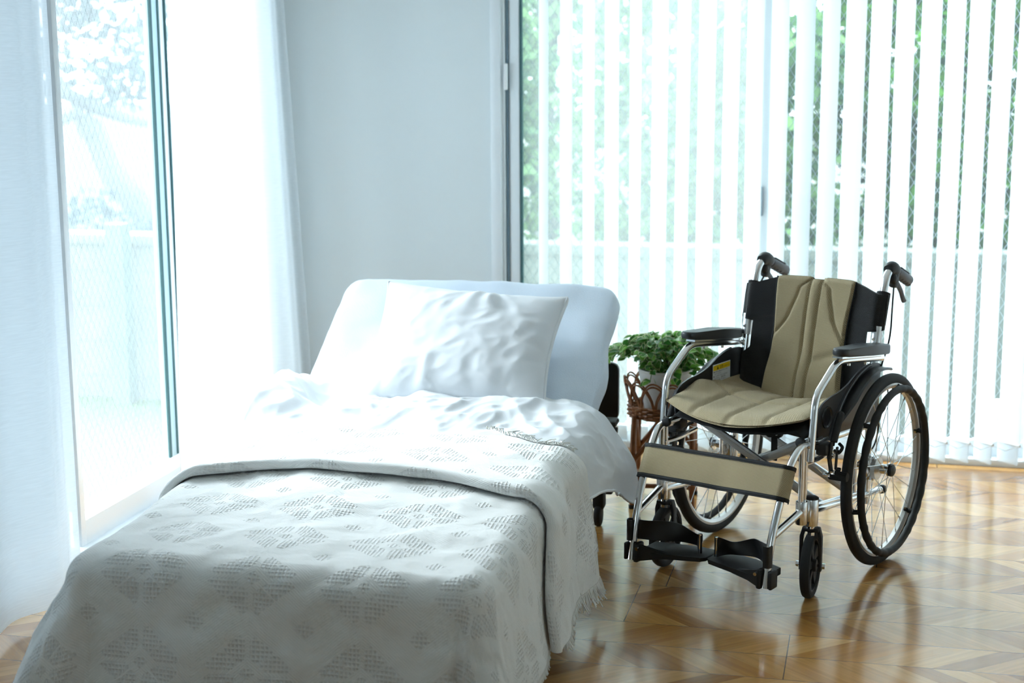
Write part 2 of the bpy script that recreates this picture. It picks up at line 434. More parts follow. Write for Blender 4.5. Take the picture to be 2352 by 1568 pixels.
# ------------------------------------------------------------------ vertical blind
YS = 5.655
SL = [(-1.2344, 57), (-1.1465, 51), (-1.0595, 54), (-.9722, 49), (-.8831, 56), (-.7923, 47), (-.7052, 54), (-.6181, 45.5), (-.5278, 49.5), (-.4426, 48.5), (-.3553, 47), (-.2657, 46),
      (-.1762, 50.5), (-.0892, 44), (-.0004, 44), (.0835, 50), (.1724, 48), (.2554, 53.5), (.3346, 49.5), (.4179, 53.5), (.506, 47), (.594, 52), (.681, 48), (.768, 53), (.856, 50), (.943, 47), (1.03, 52), (1.118, 48), (1.205, 51), (1.293, 49), (1.38, 50), (1.468, 48)]
blind = tag(empty('vertical_blind', (0, 0, 0)), 'white vertical blind of hanging fabric slats across the back window', 'blind')
MB().box((.115, YS, 2.20), (2.86, .05, .045), bev=.006).build('headrail', M['plastic_white'], blind)
for i, (x, th) in enumerate(SL):
    a = math.radians(th); d = V(math.cos(a), -math.sin(a), 0); n = V(math.sin(a), math.cos(a), 0); c = V(x, YS, 0)
    zb = .105
    sl = MB()
    tw = .03 * math.sin(i * 2.1)
    def sf(u, v):
        s = (u - .5) * .1; z = lerp(2.18, zb, v)
        aa = a + tw * (v - .0) * .5
        dd = V(math.cos(aa), -math.sin(aa), 0); nn = V(math.sin(aa), math.cos(aa), 0)
        return c + dd * s + nn * (.0035 * math.cos(PI * (u - .5)) + .0012 * math.sin(v * 7 + i)) + V(0, 0, z)
    sl.grid(sf, 6, 12); sl.grid(lambda u, v: sf(u, v) + n * .0008, 6, 12, flip=True)
    so = sl.build('slat', M['slat'], blind, angle=180)
    # pocketed bottom weight of thin clear plastic
    wt = MB(); aa = a + tw * .5; d2 = V(math.cos(aa), -math.sin(aa), 0); n2 = V(math.sin(aa), math.cos(aa), 0)
    R3 = Matrix((d2, n2, V(0, 0, 1))).transposed()
    wt.box(c + V(0, 0, .066), (.098, .004, .078), R3, bev=.0015, seg=1)
    wt.build('bottom_weight', M['weight'], so)
    MB().tube([c + d2 * -.054 + V(0, 0, .102), c + d2 * .054 + V(0, 0, .102)], .005, 8).build('weight_clip', M['plastic_white'], so)
for s in (-1, 1):
    ch = MB()
    for i in range(len(SL) - 1):
        a0, a1 = math.radians(SL[i][1]), math.radians(SL[i + 1][1])
        p = V(SL[i][0], YS, .10) + V(math.cos(a0), -math.sin(a0), 0) * (.05 * s); q = V(SL[i + 1][0], YS, .10) + V(math.cos(a1), -math.sin(a1), 0) * (.05 * s)
        ch.tube([p, (p + q) / 2 - V(0, 0, .018), q], .0013, 5)
    ch.build('linking_chain', M['chain'], blind)

# ------------------------------------------------------------------ sheer curtains
def curtain(name, path_top, path_bot, zt, zb, amp, nf, label, seed, mat='sheer'):
    """folds follow the line path_top at the rail and path_bot at the hem"""
    PT = spline(path_top, 12); PB = spline(path_bot, 12)
    def at(P, u):
        q = u * (len(P) - 1); k = min(int(q), len(P) - 2); return P[k].lerp(P[k + 1], q - k)
    m = MB()
    def fn(u, v):
        p = at(PT, u).lerp(at(PB, u), v); t0 = at(PB, min(1, u + .01)) - at(PB, max(0, u - .01)); nrm = V(t0.y, -t0.x, 0).normalized()
        uu = u + .02 * nz(u * 3, v * 1.2, seed)
        f = math.sin(uu * nf * 2 * PI + .5 * math.sin(uu * 11 + seed)) * .75 + .35 * math.sin(uu * nf * 3.7 * PI + seed)
        fo = (f * lerp(amp * .55, amp, v) + .012 * nz(u * 5, v * 1.5, seed + 3) * v) * sstep(1.0, .90, u)
        return V(p.x, p.y, 0) + nrm * fo + V(0, 0, lerp(zt, zb, v))
    m.grid(fn, 200, 40, uvfn=lambda u, v: (u * 3, v * 2.2))
    o = m.build(name, M[mat], angle=180)
    return tag(o, label, 'curtain', 'sheer curtains at the garden window')
curtain('sheer_curtain', [(-2.19, 2.2), (-2.19, 2.9), (-2.19, 3.4), (-2.195, 3.768)], [(-2.10, 2.35), (-2.13, 3.0), (-2.16, 3.45), (-2.195, 3.775)], 2.3, .03, .044, 3.0,
        'white sheer curtain hanging nearest the camera, before the foot of the bed', 1.3, 'sheer_dense')
curtain('sheer_curtain', [(-2.20, 4.535), (-2.20, 4.8), (-2.19, 5.10), (-2.19, 5.39)], [(-2.20, 4.50), (-2.18, 4.8), (-2.13, 5.10), (-2.08, 5.38)], 2.3, .03, .030, 4.,
        'white sheer curtain gathered in the corner behind the head of the bed', 4.1)
tag(MB().tube([(-2.19, 2.0, 2.31), (-2.19, 5.6, 2.31)], .012, 10).build('curtain_rail', M['alu_white']), 'white round curtain rail above the left garden window', 'curtain rail')
# ------------------------------------------------------------------ bed
M['black'] = pm('matt_black_plastic', rgb(20, 21, 23), .55)
M['rubber'] = pm('black_rubber', rgb(22, 23, 25), .7)
M['terry'] = pm('terry_cover', rgb(222, 234, 247), .95, bump=(300., .6, .003), sheen=.3)
def cotton_mat():
    t = NT('white_cotton'); no = t.n('TexNoise', i_Vector=t.n('TexCoord').outputs['Object'], i_Scale=40., i_Detail=4.)
    b = t.n('BsdfPrincipled', i_Base_Color=rgb(242, 245, 248), i_Roughness=.85); t.t.links.new(t.bump(no.outputs[0], .12, .004), b.inputs['Normal'])
    tl = t.n('BsdfTranslucent', i_Color=rgb(242, 246, 250)); return t.surf(t.n('MixShader', i_0=.16, i_1=b.outputs[0], i_2=tl.outputs[0]).outputs[0])
M['cotton'] = cotton_mat()
M['piping'] = pm('white_piping', rgb(238, 242, 246), .8)
def spread_mat():
    """ivory jacquard: lattice of lozenges in openwork waffle, ribbed ground between"""
    t = NT('woven_bedspread')
    uv = t.n('SeparateXYZ', i_0=t.n('TexCoord').outputs['UV']); u, v = uv.outputs[0], uv.outputs[1]
    w1 = t.n('TexNoise', i_Vector=t.n('TexCoord').outputs['UV'], i_Scale=9., i_Detail=2.)
    u = t.math('ADD', u, t.math('MULTIPLY', t.math('SUBTRACT', w1.outputs[0], .5), .012))
    def fr(a, P):
        q = t.math('DIVIDE', a, P); return t.math('ABSOLUTE', t.math('SUBTRACT', q, t.math('ROUND', q)))
    PU, PV = .26, .21
    def dia(a, b): return t.math('ADD', fr(a, PU), fr(b, PV))
    d1 = dia(u, v)
    ring = t.math('MULTIPLY', t.math('GREATER_THAN', d1, .17), t.math('LESS_THAN', d1, .46))
    ring = t.math('MULTIPLY', ring, t.math('MULTIPLY', t.math('GREATER_THAN', fr(u, PU), .022), t.math('GREATER_THAN', fr(v, PV), .022)))
    bar = t.math('ABSOLUTE', t.math('SUBTRACT', fr(u, PU), fr(v, PV)))
    ring = t.math('MULTIPLY', ring, t.math('LESS_THAN', t.math('ABSOLUTE', t.math('SUBTRACT', bar, .17)), .155))
    core = t.math('LESS_THAN', d1, .075)
    d2 = dia(t.math('ADD', u, PU / 2), t.math('ADD', v, PV / 2))
    core2 = t.math('LESS_THAN', d2, .10)
    # openwork cells
    def cell(a, P): return t.math('POWER', t.math('ABSOLUTE', t.math('SINE', t.math('MULTIPLY', a, PI / P))), .8)
    hole = t.math('MULTIPLY', cell(u, .0095), cell(v, .0105))
    mask = t.math('MAXIMUM', ring, t.math('MAXIMUM', core, core2))
    rib = t.math('SINE', t.math('MULTIPLY', t.math('ADD', t.math('MULTIPLY', u, .8), v), 2 * PI / .007))
    rib2 = t.math('SINE', t.math('MULTIPLY', t.math('SUBTRACT', v, t.math('MULTIPLY', u, .8)), 2 * PI / .007))
    sel = t.math('GREATER_THAN', t.math('SINE', t.math('MULTIPLY', u, 2 * PI / PU)), 0.)
    rb = t.math('ADD', t.math('MULTIPLY', rib, sel), t.math('MULTIPLY', rib2, t.math('SUBTRACT', 1., sel)))
    h = t.math('ADD', t.math('MULTIPLY', t.math('MULTIPLY', hole, mask), -1.), t.math('MULTIPLY', t.math('MULTIPLY', rb, t.math('SUBTRACT', 1., mask)), .085))
    fine = t.n('TexNoise', i_Vector=t.n('TexCoord').outputs['UV'], i_Scale=300., i_Detail=2.)
    h = t.math('ADD', h, t.math('MULTIPLY', fine.outputs[0], .25))
    crk = t.n('TexNoise', i_Vector=t.n('TexCoord').outputs['UV'], i_Scale=34., i_Detail=3.)
    h = t.math('ADD', h, t.math('MULTIPLY', crk.outputs[0], 1.1))
    c = t.mixc(t.math('MULTIPLY', t.math('POWER', hole, 2.), t.math('MULTIPLY', mask, .20)), rgb(240, 240, 237), rgb(165, 167, 165))
    b = t.n('BsdfPrincipled', i_Base_Color=c, i_Roughness=.9); b.inputs['Sheen Weight'].default_value = .2
    t.t.links.new(t.bump(h, .8, .0035), b.inputs['Normal'])
    return t.surf(b.outputs[0])
M['spread'] = spread_mat()
M['thread'] = pm('ivory_thread', rgb(238, 238, 234), .9)

BX0, BX1, FY = -1.75, -.815, 2.955           # mattress sides and foot
HY, HZ, ANG = 4.2, .385, math.radians(32)
MZ = .36
sl_d = V(0, math.cos(ANG), math.sin(ANG)); sl_n = V(0, -math.sin(ANG), math.cos(ANG)); HP = V(0, HY, HZ + .012)

bed = tag(empty('adjustable_bed', ((BX0 + BX1) / 2, 4.0, 0)), 'black framed adjustable care bed with raised backrest under white bedding', 'bed')
def part(mb, name, mat, parent=bed, **k):
    o = mb.build(name, mat, parent, **k)
    o.location = -parent.location if parent is bed else o.location
    return o
xm = (BX0 + BX1) / 2
part(MB().box((xm, 3.60, .215), (.84, 1.24, .05), bev=.008), 'base_deck', M['black'])
bk = MB(); cpt = HP + sl_d * .34 - sl_n * .155
bk.box(V(xm, 0, 0) + cpt, (.80, .60, .03), RX(32), bev=.006); part(bk, 'backrest_deck', M['black'])
hb = MB()
hpoly = []
x0, x1, z0, z1, rr = -1.765, -.832, .268, .47, .025
for (cx, cz, a0) in ((x1 - rr, z1 - rr, 0), (x0 + rr, z1 - rr, 90), (x0 + rr, z0 + rr, 180), (x1 - rr, z0 + rr, 270)):
    for k in range(7):
        a = math.radians(a0 + 15 * k); hpoly.append((cx + rr * math.cos(a), cz + rr * math.sin(a)))
hb.prism(hpoly, .025, FR((0, 5.02, 0), (1, 0, 0), (0, 0, 1)), bev=.004); part(hb, 'headboard', M['black'])
fb = MB()
for xx in (BX0 + .06, BX1 - .04): fb.box((xx, 4.0, .16), (.04, 1.98, .05), bev=.008)
fb.box((xm, 4.86, .16), (.86, .04, .05), bev=.008); fb.box((xm, 3.1, .16), (.86, .04, .05), bev=.008)
part(fb, 'frame_rail', M['black'])
for xx, s in ((BX1 - .012, 1), (BX0 + .03, -1)):
    p_ = MB(); p_.box((xx, 4.79, .20), (.034, .05, .25), bev=.006); p_.box((xx + .004 * s, 4.78, .318), (.055, .075, .022), bev=.009); p_.cyl((xx + .02 * s, 4.75, .30), (xx + .036 * s, 4.75, .30), .010, 12)
    part(p_, 'corner_post', M['black'])
for xx in (BX1 - .022, BX0 + .03):
    for yy in (4.66, 3.2):
        c_ = MB(); c_.cyl((xx - .012, yy, .036), (xx + .012, yy, .036), .036, 20, bev=.008)
        c_.box((xx, yy + .012, .085), (.04, .05, .06), bev=.012); c_.cyl((xx, yy + .012, .10), (xx, yy + .012, .15), .012, 12)
        part(c_, 'caster', M['rubber'])

# mattress: flat part, bend, raised backrest, covered in pale terry
def mpath(q):
    """q in metres from the foot along the top; returns point(y,z) and the tangent angle"""
    L1 = HY - .16 - FY
    if q <= L1: return FY + q, MZ, 0.
    arc = .36; 
    if q <= L1 + arc:
        t = (q - L1) / arc; a = ANG * t
        R_ = arc / ANG
        return FY + L1 + R_ * math.sin(a), MZ + R_ * (1 - math.cos(a)), a
    R_ = arc / ANG; e = q - L1 - arc
    return FY + L1 + R_ * math.sin(ANG) + e * math.cos(ANG), MZ + R_ * (1 - math.cos(ANG)) + e * math.sin(ANG), ANG
LT = (HY - .16 - FY) + .36 + .60
MT = .115
def mat_fn(u, v):
    q = v * LT
    # plan corners rounded at the head end
    e = max(0., q - (LT - .085)); hw = .4675 - (.085 - math.sqrt(max(0., .085 ** 2 - e * e)))
    e2 = max(0., q - (LT - .045)); th = MT / 2 - (.045 - math.sqrt(max(0., .045 ** 2 - e2 * e2))) * .99
    y, z, a = mpath(q)
    # rounded rectangle section
    k = u * 2 * PI; cx, sx = math.cos(k), math.sin(k); n_ = 6.
    rad = (abs(cx) ** n_ + abs(sx) ** n_) ** (-1 / n_)
    lx, lh = cx * rad * hw, sx * rad * th
    bul = .012 * (1 - min(1, abs(lh) / .06)) * (1 if abs(lx) > .4 else 0)
    lx += math.copysign(bul, lx)
    sag = .010 * fbm(lx * 4, q * 4, 1.) + .004 * fbm(lx * 12, q * 12, 4.)
    if lx > .36: lh -= .010 * math.exp(-((q - (LT - .40)) / .10) ** 2) * sstep(.36, .46, lx)
    if lx > .42: lx -= .010 * math.exp(-((q - (LT - .25)) / .08) ** 2) - .010 * math.exp(-((q - (LT - .42)) / .07) ** 2)
    lh += sag * (1 if lh > 0 else .4)
    c0 = V(xm, y, z) + V(0, math.sin(a), -math.cos(a)) * (MT / 2)
    return c0 + V(lx, 0, 0) + V(0, -math.sin(a), math.cos(a)) * lh
mt = MB().grid(mat_fn, 120, 150, flip=True)
n0 = 121
mt.f.append(tuple(range(120))); mt.mi.append(0)
mt.f.append(tuple(150 * n0 + k for k in range(120))[::-1]); mt.mi.append(0)
mo = mt.build('mattress', M['terry'], weld=True, angle=60)
tag(mo, 'raised mattress in a pale blue terry cover behind the pillow', 'mattress')

# pillow
PC = V(-1.228, 4.445, .610)
pw, ph = .298, .232
tilt = math.radians(-.5); PB_ = math.radians(42)
p_d = V(0, math.cos(PB_), math.sin(PB_))
pu = (V(1, 0, 0) * math.cos(tilt) + p_d * math.sin(tilt)); pv = (p_d * math.cos(tilt) - V(1, 0, 0) * math.sin(tilt)); pn = pu.cross(pv)
def pill_outline(a, b):
    """a,b in -1..1: outline with slightly drawn-in edges and pointed corners"""
    sxx = a * (pw - .022 * (1 - b * b) ) ; syy = b * (ph - .024 * (1 - a * a))
    syy += -.020 * a * sstep(-.3, 1., b)
    return sxx, syy
def pillow_side(sg):
    def fn(u, v):
        a = 2 * u - 1; b = 2 * v - 1
        a = math.copysign(abs(a) ** .85, a); b = math.copysign(abs(b) ** .85, b)
        x, y = pill_outline(a, b)
        ed = (1 - abs(a) ** 2.3) * (1 - abs(b) ** 2.3)
        h = (.085 if sg > 0 else .05) * max(0, ed) ** .5
        if sg > 0:
            wr = 0.
            r1 = math.hypot(a * 1.1 - .25, b - 1.15)
            th_ = math.atan2(a * 1.1 - .25, 1.15 - b)
            wr += .011 * math.sin(th_ * 13 + 2 * nz(a * 2, b * 2, 5)) * math.exp(-r1 * 2.2)
            r3 = math.hypot(a - 1.3, b + .2); wr += .012 * math.sin(math.atan2(b + .2, 1.3 - a) * 11 + 1.) * math.exp(-r3 * 3)
            r4 = math.hypot(a + .2, b + 1.); wr += .006 * math.sin(a * 19 + 2.5 * nz(a * 3, b * 3, 8)) * math.exp(-(b + 1) * 3.4)
            rg = 1 - abs(fbm(a * 1.6 + b * .8, b * 1.3 - a * .5, 9.1)) * 2
            wr += .0028 * rg + .003 * (1 - 2.4 * abs(nz(a * 5 - b * 2.5, b * 3.5 + a, 2.2)))
            h += wr * min(1, ed * 2.2)
            h += .014 * math.exp(-((a - .15) ** 2 / .05 + (b - .72) ** 2 / .06)) * min(1, ed * 3) - .012 * math.exp(-((a - .42) ** 2 / .02 + (b - .62) ** 2 / .08)) * min(1, ed * 3)
        return PC + pu * x + pv * y + pn * ((h + .009) * sg)
    return fn
pm_ = MB().grid(pillow_side(1), 90, 80); pm_.grid(pillow_side(-1), 50, 40, flip=True)
po = pm_.build('pillow', M['cotton'], angle=180)
tag(po, 'plump white pillow with piped edge leaning on the raised mattress', 'pillow')
op = []
for k in range(160):
    q = k / 40
    a, b = ((-1 + 2 * (q % 1), -1), (1, -1 + 2 * (q % 1)), (1 - 2 * (q % 1), 1), (-1, 1 - 2 * (q % 1)))[int(q)]
    x, y = pill_outline(a, b); op.append(PC + pu * x * 1.004 + pv * y * 1.004)
for k in (1, -1): MB().tube([p + pn * .009 * k for p in op], .0030, 8, closed=True).build('piping', M['piping'], po)
gs = MB().grid(lambda u, v: op[int(round(u * 160)) % 160] + (op[int(round(u * 160)) % 160] - PC).normalized() * .004 * math.sin(v * PI) + pn * lerp(-.009, .009, v), 160, 4)
gs.build('gusset', M['cotton'], po, angle=180)

# ------------------------------------------------------------------ draped covers
def roll(d, r, fl):
    """arc length d past a rounded edge of radius r: (outward, downward)"""
    q = r * PI / 2
    if d <= q: return r * math.sin(d / r), r * (1 - math.cos(d / r))
    return r + (d - q) * math.sin(fl), r + (d - q) * math.cos(fl)

def topz(x, y):
    base = .384 + .045 * sstep(3.05, 3.9, y) + .012 * fbm(x * 2.2, y * 2.0, 3.)
    return base + .012 * math.exp(-((x + 1.25) / .5) ** 2)
SL_, SR_, SF = BX0 + .05, -.83, FY + .045          # where the covers begin to turn down
RR = .07
def spread_pt(s, t, lift=0.):
    """s: distance across (x on the flat), t: y on the flat; both run on past the edges as arc length"""
    ex = (SL_ - s) if s < SL_ else (s - SR_ if s > SR_ else 0.)
    ey = (SF - t) if t < SF else 0.
    bx, by = min(max(s, SL_), SR_), max(t, SF)
    d = math.hypot(ex, ey)
    z0 = topz(bx, by) + lift
    if d < 1e-9: return V(bx, by, z0 )
    dx, dy = (-ex if s < SL_ else ex) / d, -ey / d
    ph_ = math.atan2(ey, ex)                          # 0 at the side, 90 deg at the foot
    left = s < SL_
    cn = math.sin(2 * ph_) if (ex > 0 and ey > 0) else 0.
    fl = .10 + (.05 if ex == 0 else 0.)
    if left: fl += .36 * cn ** .7 if cn > 0 else .0
    elif ex > 0: fl += .26 * cn ** .8 if cn > 0 else .06
    h, dn = roll(d, RR, fl)
    if left: fold = .012 * math.sin(t * 13) if ey == 0 else 0
    else: fold = (.010 * math.sin(t * 12 + 1) + .014 * nz(0, t * 4, 2.)) if ex > 0 and ey == 0 else 0
    if ex == 0: fold = .010 * math.sin(s * 9 + 1.5) + .016 * nz(s * 3, 0, 6.)
    if cn > 0 and left: fold += .028 * sstep(0, .35, ph_ / (PI / 2)) * sstep(1.0, .86, ph_ / (PI / 2)) * 1.0
    h += fold * sstep(.04, .30, d)
    h += lift * sstep(0, .1, d)
    z = z0 - lift * sstep(0, .12, d) - dn
    if z < .012: h += (.012 - z) * .7; z = .012 + .004 * (1 + nz(s * 9, t * 9))
    return V(bx + dx * h, by + dy * h, z)
S0, S1, T0, T1 = SL_ - .42, SR_ + .36, SF - .345, 4.05
def sp_fn(u, v):
    s = lerp(S0, S1, u); t = lerp(T0, T1, v)
    p = spread_pt(s, t)
    wr = .004 * fbm(s * 14, t * 14, 7.) + .006 * fbm(s * 6, t * 6, 17.)
    return p + V(wr * .4 * sstep(SR_, SR_ + .1, s), -wr * 1.2 * sstep(SF + .05, SF - .1, t), wr * .8)
sp = MB().grid(sp_fn, 170, 180, uvfn=lambda u, v: (lerp(S0, S1, u), lerp(T0, T1, v)))
spo = sp.build('bedspread', M['spread'], angle=180)
tag(spo, 'ivory woven bedspread with openwork lozenges draped over the foot of the bed', 'bedspread')
fr = MB(); rnd = random.Random(5)
def strand(p, d, L, droop, r=.0017):
    pts = []
    w_ = V(rnd.uniform(-1, 1), rnd.uniform(-1, 1), rnd.uniform(-.4, .4)) * .25
    for k in range(5):
        q = k / 4; pts.append(V(*p) + (V(*d) + w_ * q) * (L * q) + V(0, 0, -droop * q * q))
    fr.tube(pts, r, 4, cap=False)
for k in range(240):
    s = lerp(S0 + .3, S1 - .25, k / 239); p = spread_pt(s, T0); strand(p, (0, -.1, -1), .022, 0)
for k in range(150):
    t = lerp(SF + .02, 3.75, k / 149); p = spread_pt(S1, t); strand(p, (.15, 0, -1), .018, 0)
fr.build('fringe', M['thread'], spo)['kind'] = 'stuff'

# the upper end of the bedspread, folded over into a second layer
def ff(s):      # fold edge (nearer the foot), by distance across
    return 3.60 - .10 * sstep(-1.5, -1.78, s) - .10 * sstep(-1.1, -.8, s) - .14 * sstep(-.83, -.5, s) + .012 * math.sin(s * 7)
def fh(s):      # fringed head edge
    return 4.10 - .25 * sstep(-1.5, -1.85, s) - .16 * sstep(-1.15, -.85, s) - .10 * sstep(-.75, -.45, s) + .012 * math.sin(s * 9 + 1)
U0, U1 = SL_ - .40, SR_ + .36
def lay(s, v):
    a, b = ff(s), fh(s); RB = .014
    hang = sstep(SR_ - .02, SR_ + .15, s)
    if v < .12:        # rounded fold
        k = v / .12 * PI; return spread_pt(s, a + RB * (1 - math.sin(k)), .006 + RB * (1 - math.cos(k)) )
    q = (v - .12) / .88
    l = lerp(.006 + 2 * RB, .012, sstep(0, .5, q))
    t = lerp(a + RB, b, q)
    l += .016 * hang * math.sin(q * 8.) * sstep(0, .2, q) + .009 * hang * fbm(s * 5, t * 7, 2.)
    l += .010 * max(0, fbm(s * 5, t * 6, 12.)) * sstep(.25, .5, q)
    return spread_pt(s, t, l)
ly = MB().grid(lambda u, v: lay(lerp(U0, U1, u), v), 150, 70, uvfn=lambda u, v: (lerp(U0, U1, u) + .07, ff(lerp(U0, U1, u)) * .3 + lerp(0, .5, v)))
lyo = ly.build('folded_layer', M['spread'], spo, angle=180)
fr = MB()
for k in range(330):
    s = lerp(-1.45, SR_ + .05, (k + rnd.random()) / 330)
    if nz(s * 16, 0, 3.) < -.28: continue
    p = lay(s, 1.); strand(p + V(0, 0, .002), (rnd.uniform(-.5, .5), .8, .28), rnd.uniform(.03, .055), .016, .0015)
for k in range(170):
    v = lerp(.2, 1, k / 169); p = lay(U1, v); strand(p, (rnd.uniform(.0, .4), rnd.uniform(-.2, .3), -1), rnd.uniform(.014, .022) + .026 * (v > .72), 0, .0016)
fr.build('fringe', M['thread'], spo)['kind'] = 'stuff'

# duvet between bedspread and mattress, its head edge puffed up below the pillow
D0, D1 = -2.10, -.845 + .335
def dh(s):     # head edge along the bed
    return 4.43 + .05 * math.sin(s * 6 + .5) - .12 * sstep(-1.2, -.86, s) + .07 * sstep(-.84, -.6, s) + .03 * sstep(-1.5, -1.8, s)
DL, DR = BX0 - .02, -.845
def duv_pt(s, t, lift):
    if s < -1.25: s = lerp(max(s, SL_ + .04), s, sstep(3.80, 4.10, t))
    ex = (DL - s) if s < DL else (s - DR if s > DR else 0.)
    bx = min(max(s, DL), DR)
    zt = topz(bx, min(t, 4.0)) + .006
    rise = sstep(3.95, 4.22, t) * (.036 - .016 * sstep(-1.2, -.8, bx))
    z = zt + rise + lift
    if ex <= 0: return V(bx, t, z)
    if s < DL:
        h, dn = roll(ex, .11, .16); h += .03 * sstep(0, .2, ex); h *= .75 * sstep(3.84, 4.2, t); return V(bx - h, t - .15 * dn, z - dn)
    puff = .085 * sstep(.03, .22, ex) * sstep(3.75, 4.25, t) * (1 - .15 * sstep(.3, .5, ex)) 
    h, dn = roll(ex, .075, .10)
    sw = .020 * math.sin(t * 21 + 5 * nz(ex * 3, t * 2, 1.)) * sstep(.1, .3, ex) * sstep(4.45, 4.25, t)
    return V(bx + h + puff + sw, t - .02 * dn + .12 * sstep(.2, .5, ex) * sstep(4.0, 4.4, t), max(.06, z - dn * (.86 + .14 * sstep(3.9, 4.3, t))))
def duv(u, v):
    s = lerp(D0, D1, u); H = dh(s); B = .034
    if s > DR: s = DR + (s - DR) * lerp(.60, 1.0, sstep(.35, .95, v))
    t0 = 3.66
    inner = 1 - sstep(DR - .05, DR + .05, s)
    if v > .84:      # rolled head edge
        k = (v - .84) / .16 * PI
        t = H - B + B * 1.2 * math.sin(k); l = -B * .9 * (1 - math.cos(k))
        tt = H
    else: t = lerp(t0, H - B, v / .84); l = 0.; tt = t
    a = sstep(3.9, 4.12, t)
    wr = .016 * (1 - 2.2 * abs(fbm(s * 3.2 + t * 1.5, t * 3.0 - s * 1.2, 21.))) + .010 * (1 - 2 * abs(nz(s * 6.5 - t * 3, t * 5, 33.))) + .006 * (1 - 2.6 * abs(nz(s * 11 + t * 5, t * 10, 35.))) + .003 * (1 - 2.6 * abs(nz(s * 21 - t * 8, t * 16, 38.)))
    wr += .012 * math.sin(s * 24 + 3 * nz(s * 2, t * 2, 3.)) * sstep(-1.65, -1.3, s) * sstep(-.8, -1.0, s) * sstep(4.1, 4.3, t)
    wr += .055 * math.exp(-((s + 1.80) / .13) ** 2) * math.exp(-((t - 4.22) / .22) ** 2)
    wr -= .030 * math.exp(-((s + 1.62) / .07) ** 2) * math.exp(-((t - 4.25) / .15) ** 2)
    return duv_pt(s, t, l + (wr * a) * (1 if v < .84 else 1 - .5 * (v - .84) / .16))
dv = MB().grid(duv, 300, 170)
dvo = dv.build('duvet', M['cotton'], angle=180)
tag(dvo, 'puffy white duvet showing between bedspread and pillow, one corner hanging at the right', 'duvet')
hem = MB()
hp = [duv(.999, v / 40 * .9) + V(.002, 0, -.002) for v in range(41)]
hem.tube(hp, .004, 6).build('hem', M['piping'], dvo)
# ------------------------------------------------------------------ wheelchair (local: x across, y towards its back, z up)
M['alu'] = pm('polished_aluminium', (.80, .81, .82, 1), .16, metal=1.)
M['chrome'] = pm('chrome', (.78, .79, .80, 1), .08, metal=1.)
M['alu_sat'] = pm('satin_aluminium', (.72, .73, .74, 1), .38, metal=1.)
M['steel'] = pm('spoke_steel', (.62, .64, .64, 1), .25, metal=1.)
M['rim'] = pm('rim_alloy', (.72, .71, .69, 1), .42, metal=.75)
M['tire'] = pm('tyre_rubber', rgb(30, 31, 33), .75)
M['tirewall'] = pm('tyre_sidewall', rgb(52, 52, 54), .7)
M['guard'] = pm('side_guard_plastic', rgb(34, 36, 40), .38)
M['pad'] = pm('arm_pad', rgb(38, 40, 44), .45, bump=(300., .15, .0006))
M['grip'] = pm('grip_grey', rgb(92, 95, 102), .6)
M['nylon'] = pm('black_nylon', rgb(17, 19, 22), .75, bump=(90., .25, .002))
def mesh_fab(name, c1, c2, P, st=.8):
    t = NT(name); uv = t.n('SeparateXYZ', i_0=t.n('TexCoord').outputs['UV']); u, v = uv.outputs[0], uv.outputs[1]
    row = t.math('FLOOR', t.math('DIVIDE', v, P * .8)); sh = t.math('MULTIPLY', t.math('FLOORED_MODULO', row, 2.), P / 2)
    a = t.math('ABSOLUTE', t.math('SINE', t.math('MULTIPLY', t.math('ADD', u, sh), PI / P)))
    b_ = t.math('ABSOLUTE', t.math('SINE', t.math('MULTIPLY', v, PI / (P * .8))))
    h = t.math('MULTIPLY', a, b_); f = t.math('MULTIPLY', t.math('SUBTRACT', 1., h), .9, clamp=True)
    b = t.n('BsdfPrincipled', i_Base_Color=t.mixc(f, c1, c2), i_Roughness=.85); b.inputs['Sheen Weight'].default_value = .15
    t.t.links.new(t.bump(h, st, .0012), b.inputs['Normal']); return t.surf(b.outputs[0])
M['tan'] = mesh_fab('tan_mesh_fabric', rgb(208, 192, 156), rgb(140, 122, 88), .0042)
M['blackmesh'] = mesh_fab('black_mesh_fabric', rgb(24, 26, 30), rgb(8, 9, 10), .0042)

CH = tag(empty('wheelchair', (-.1994, 4.589, 0), math.radians(-22.708)), 'folding wheelchair with tan mesh seat and black armrests on the wooden floor', 'wheelchair')
def P(name, mb, mat, parent=CH, **k): return mb.build(name, M[mat] if isinstance(mat, str) else mat, parent, **k)
AX = .288; RM, RT = .272, .016
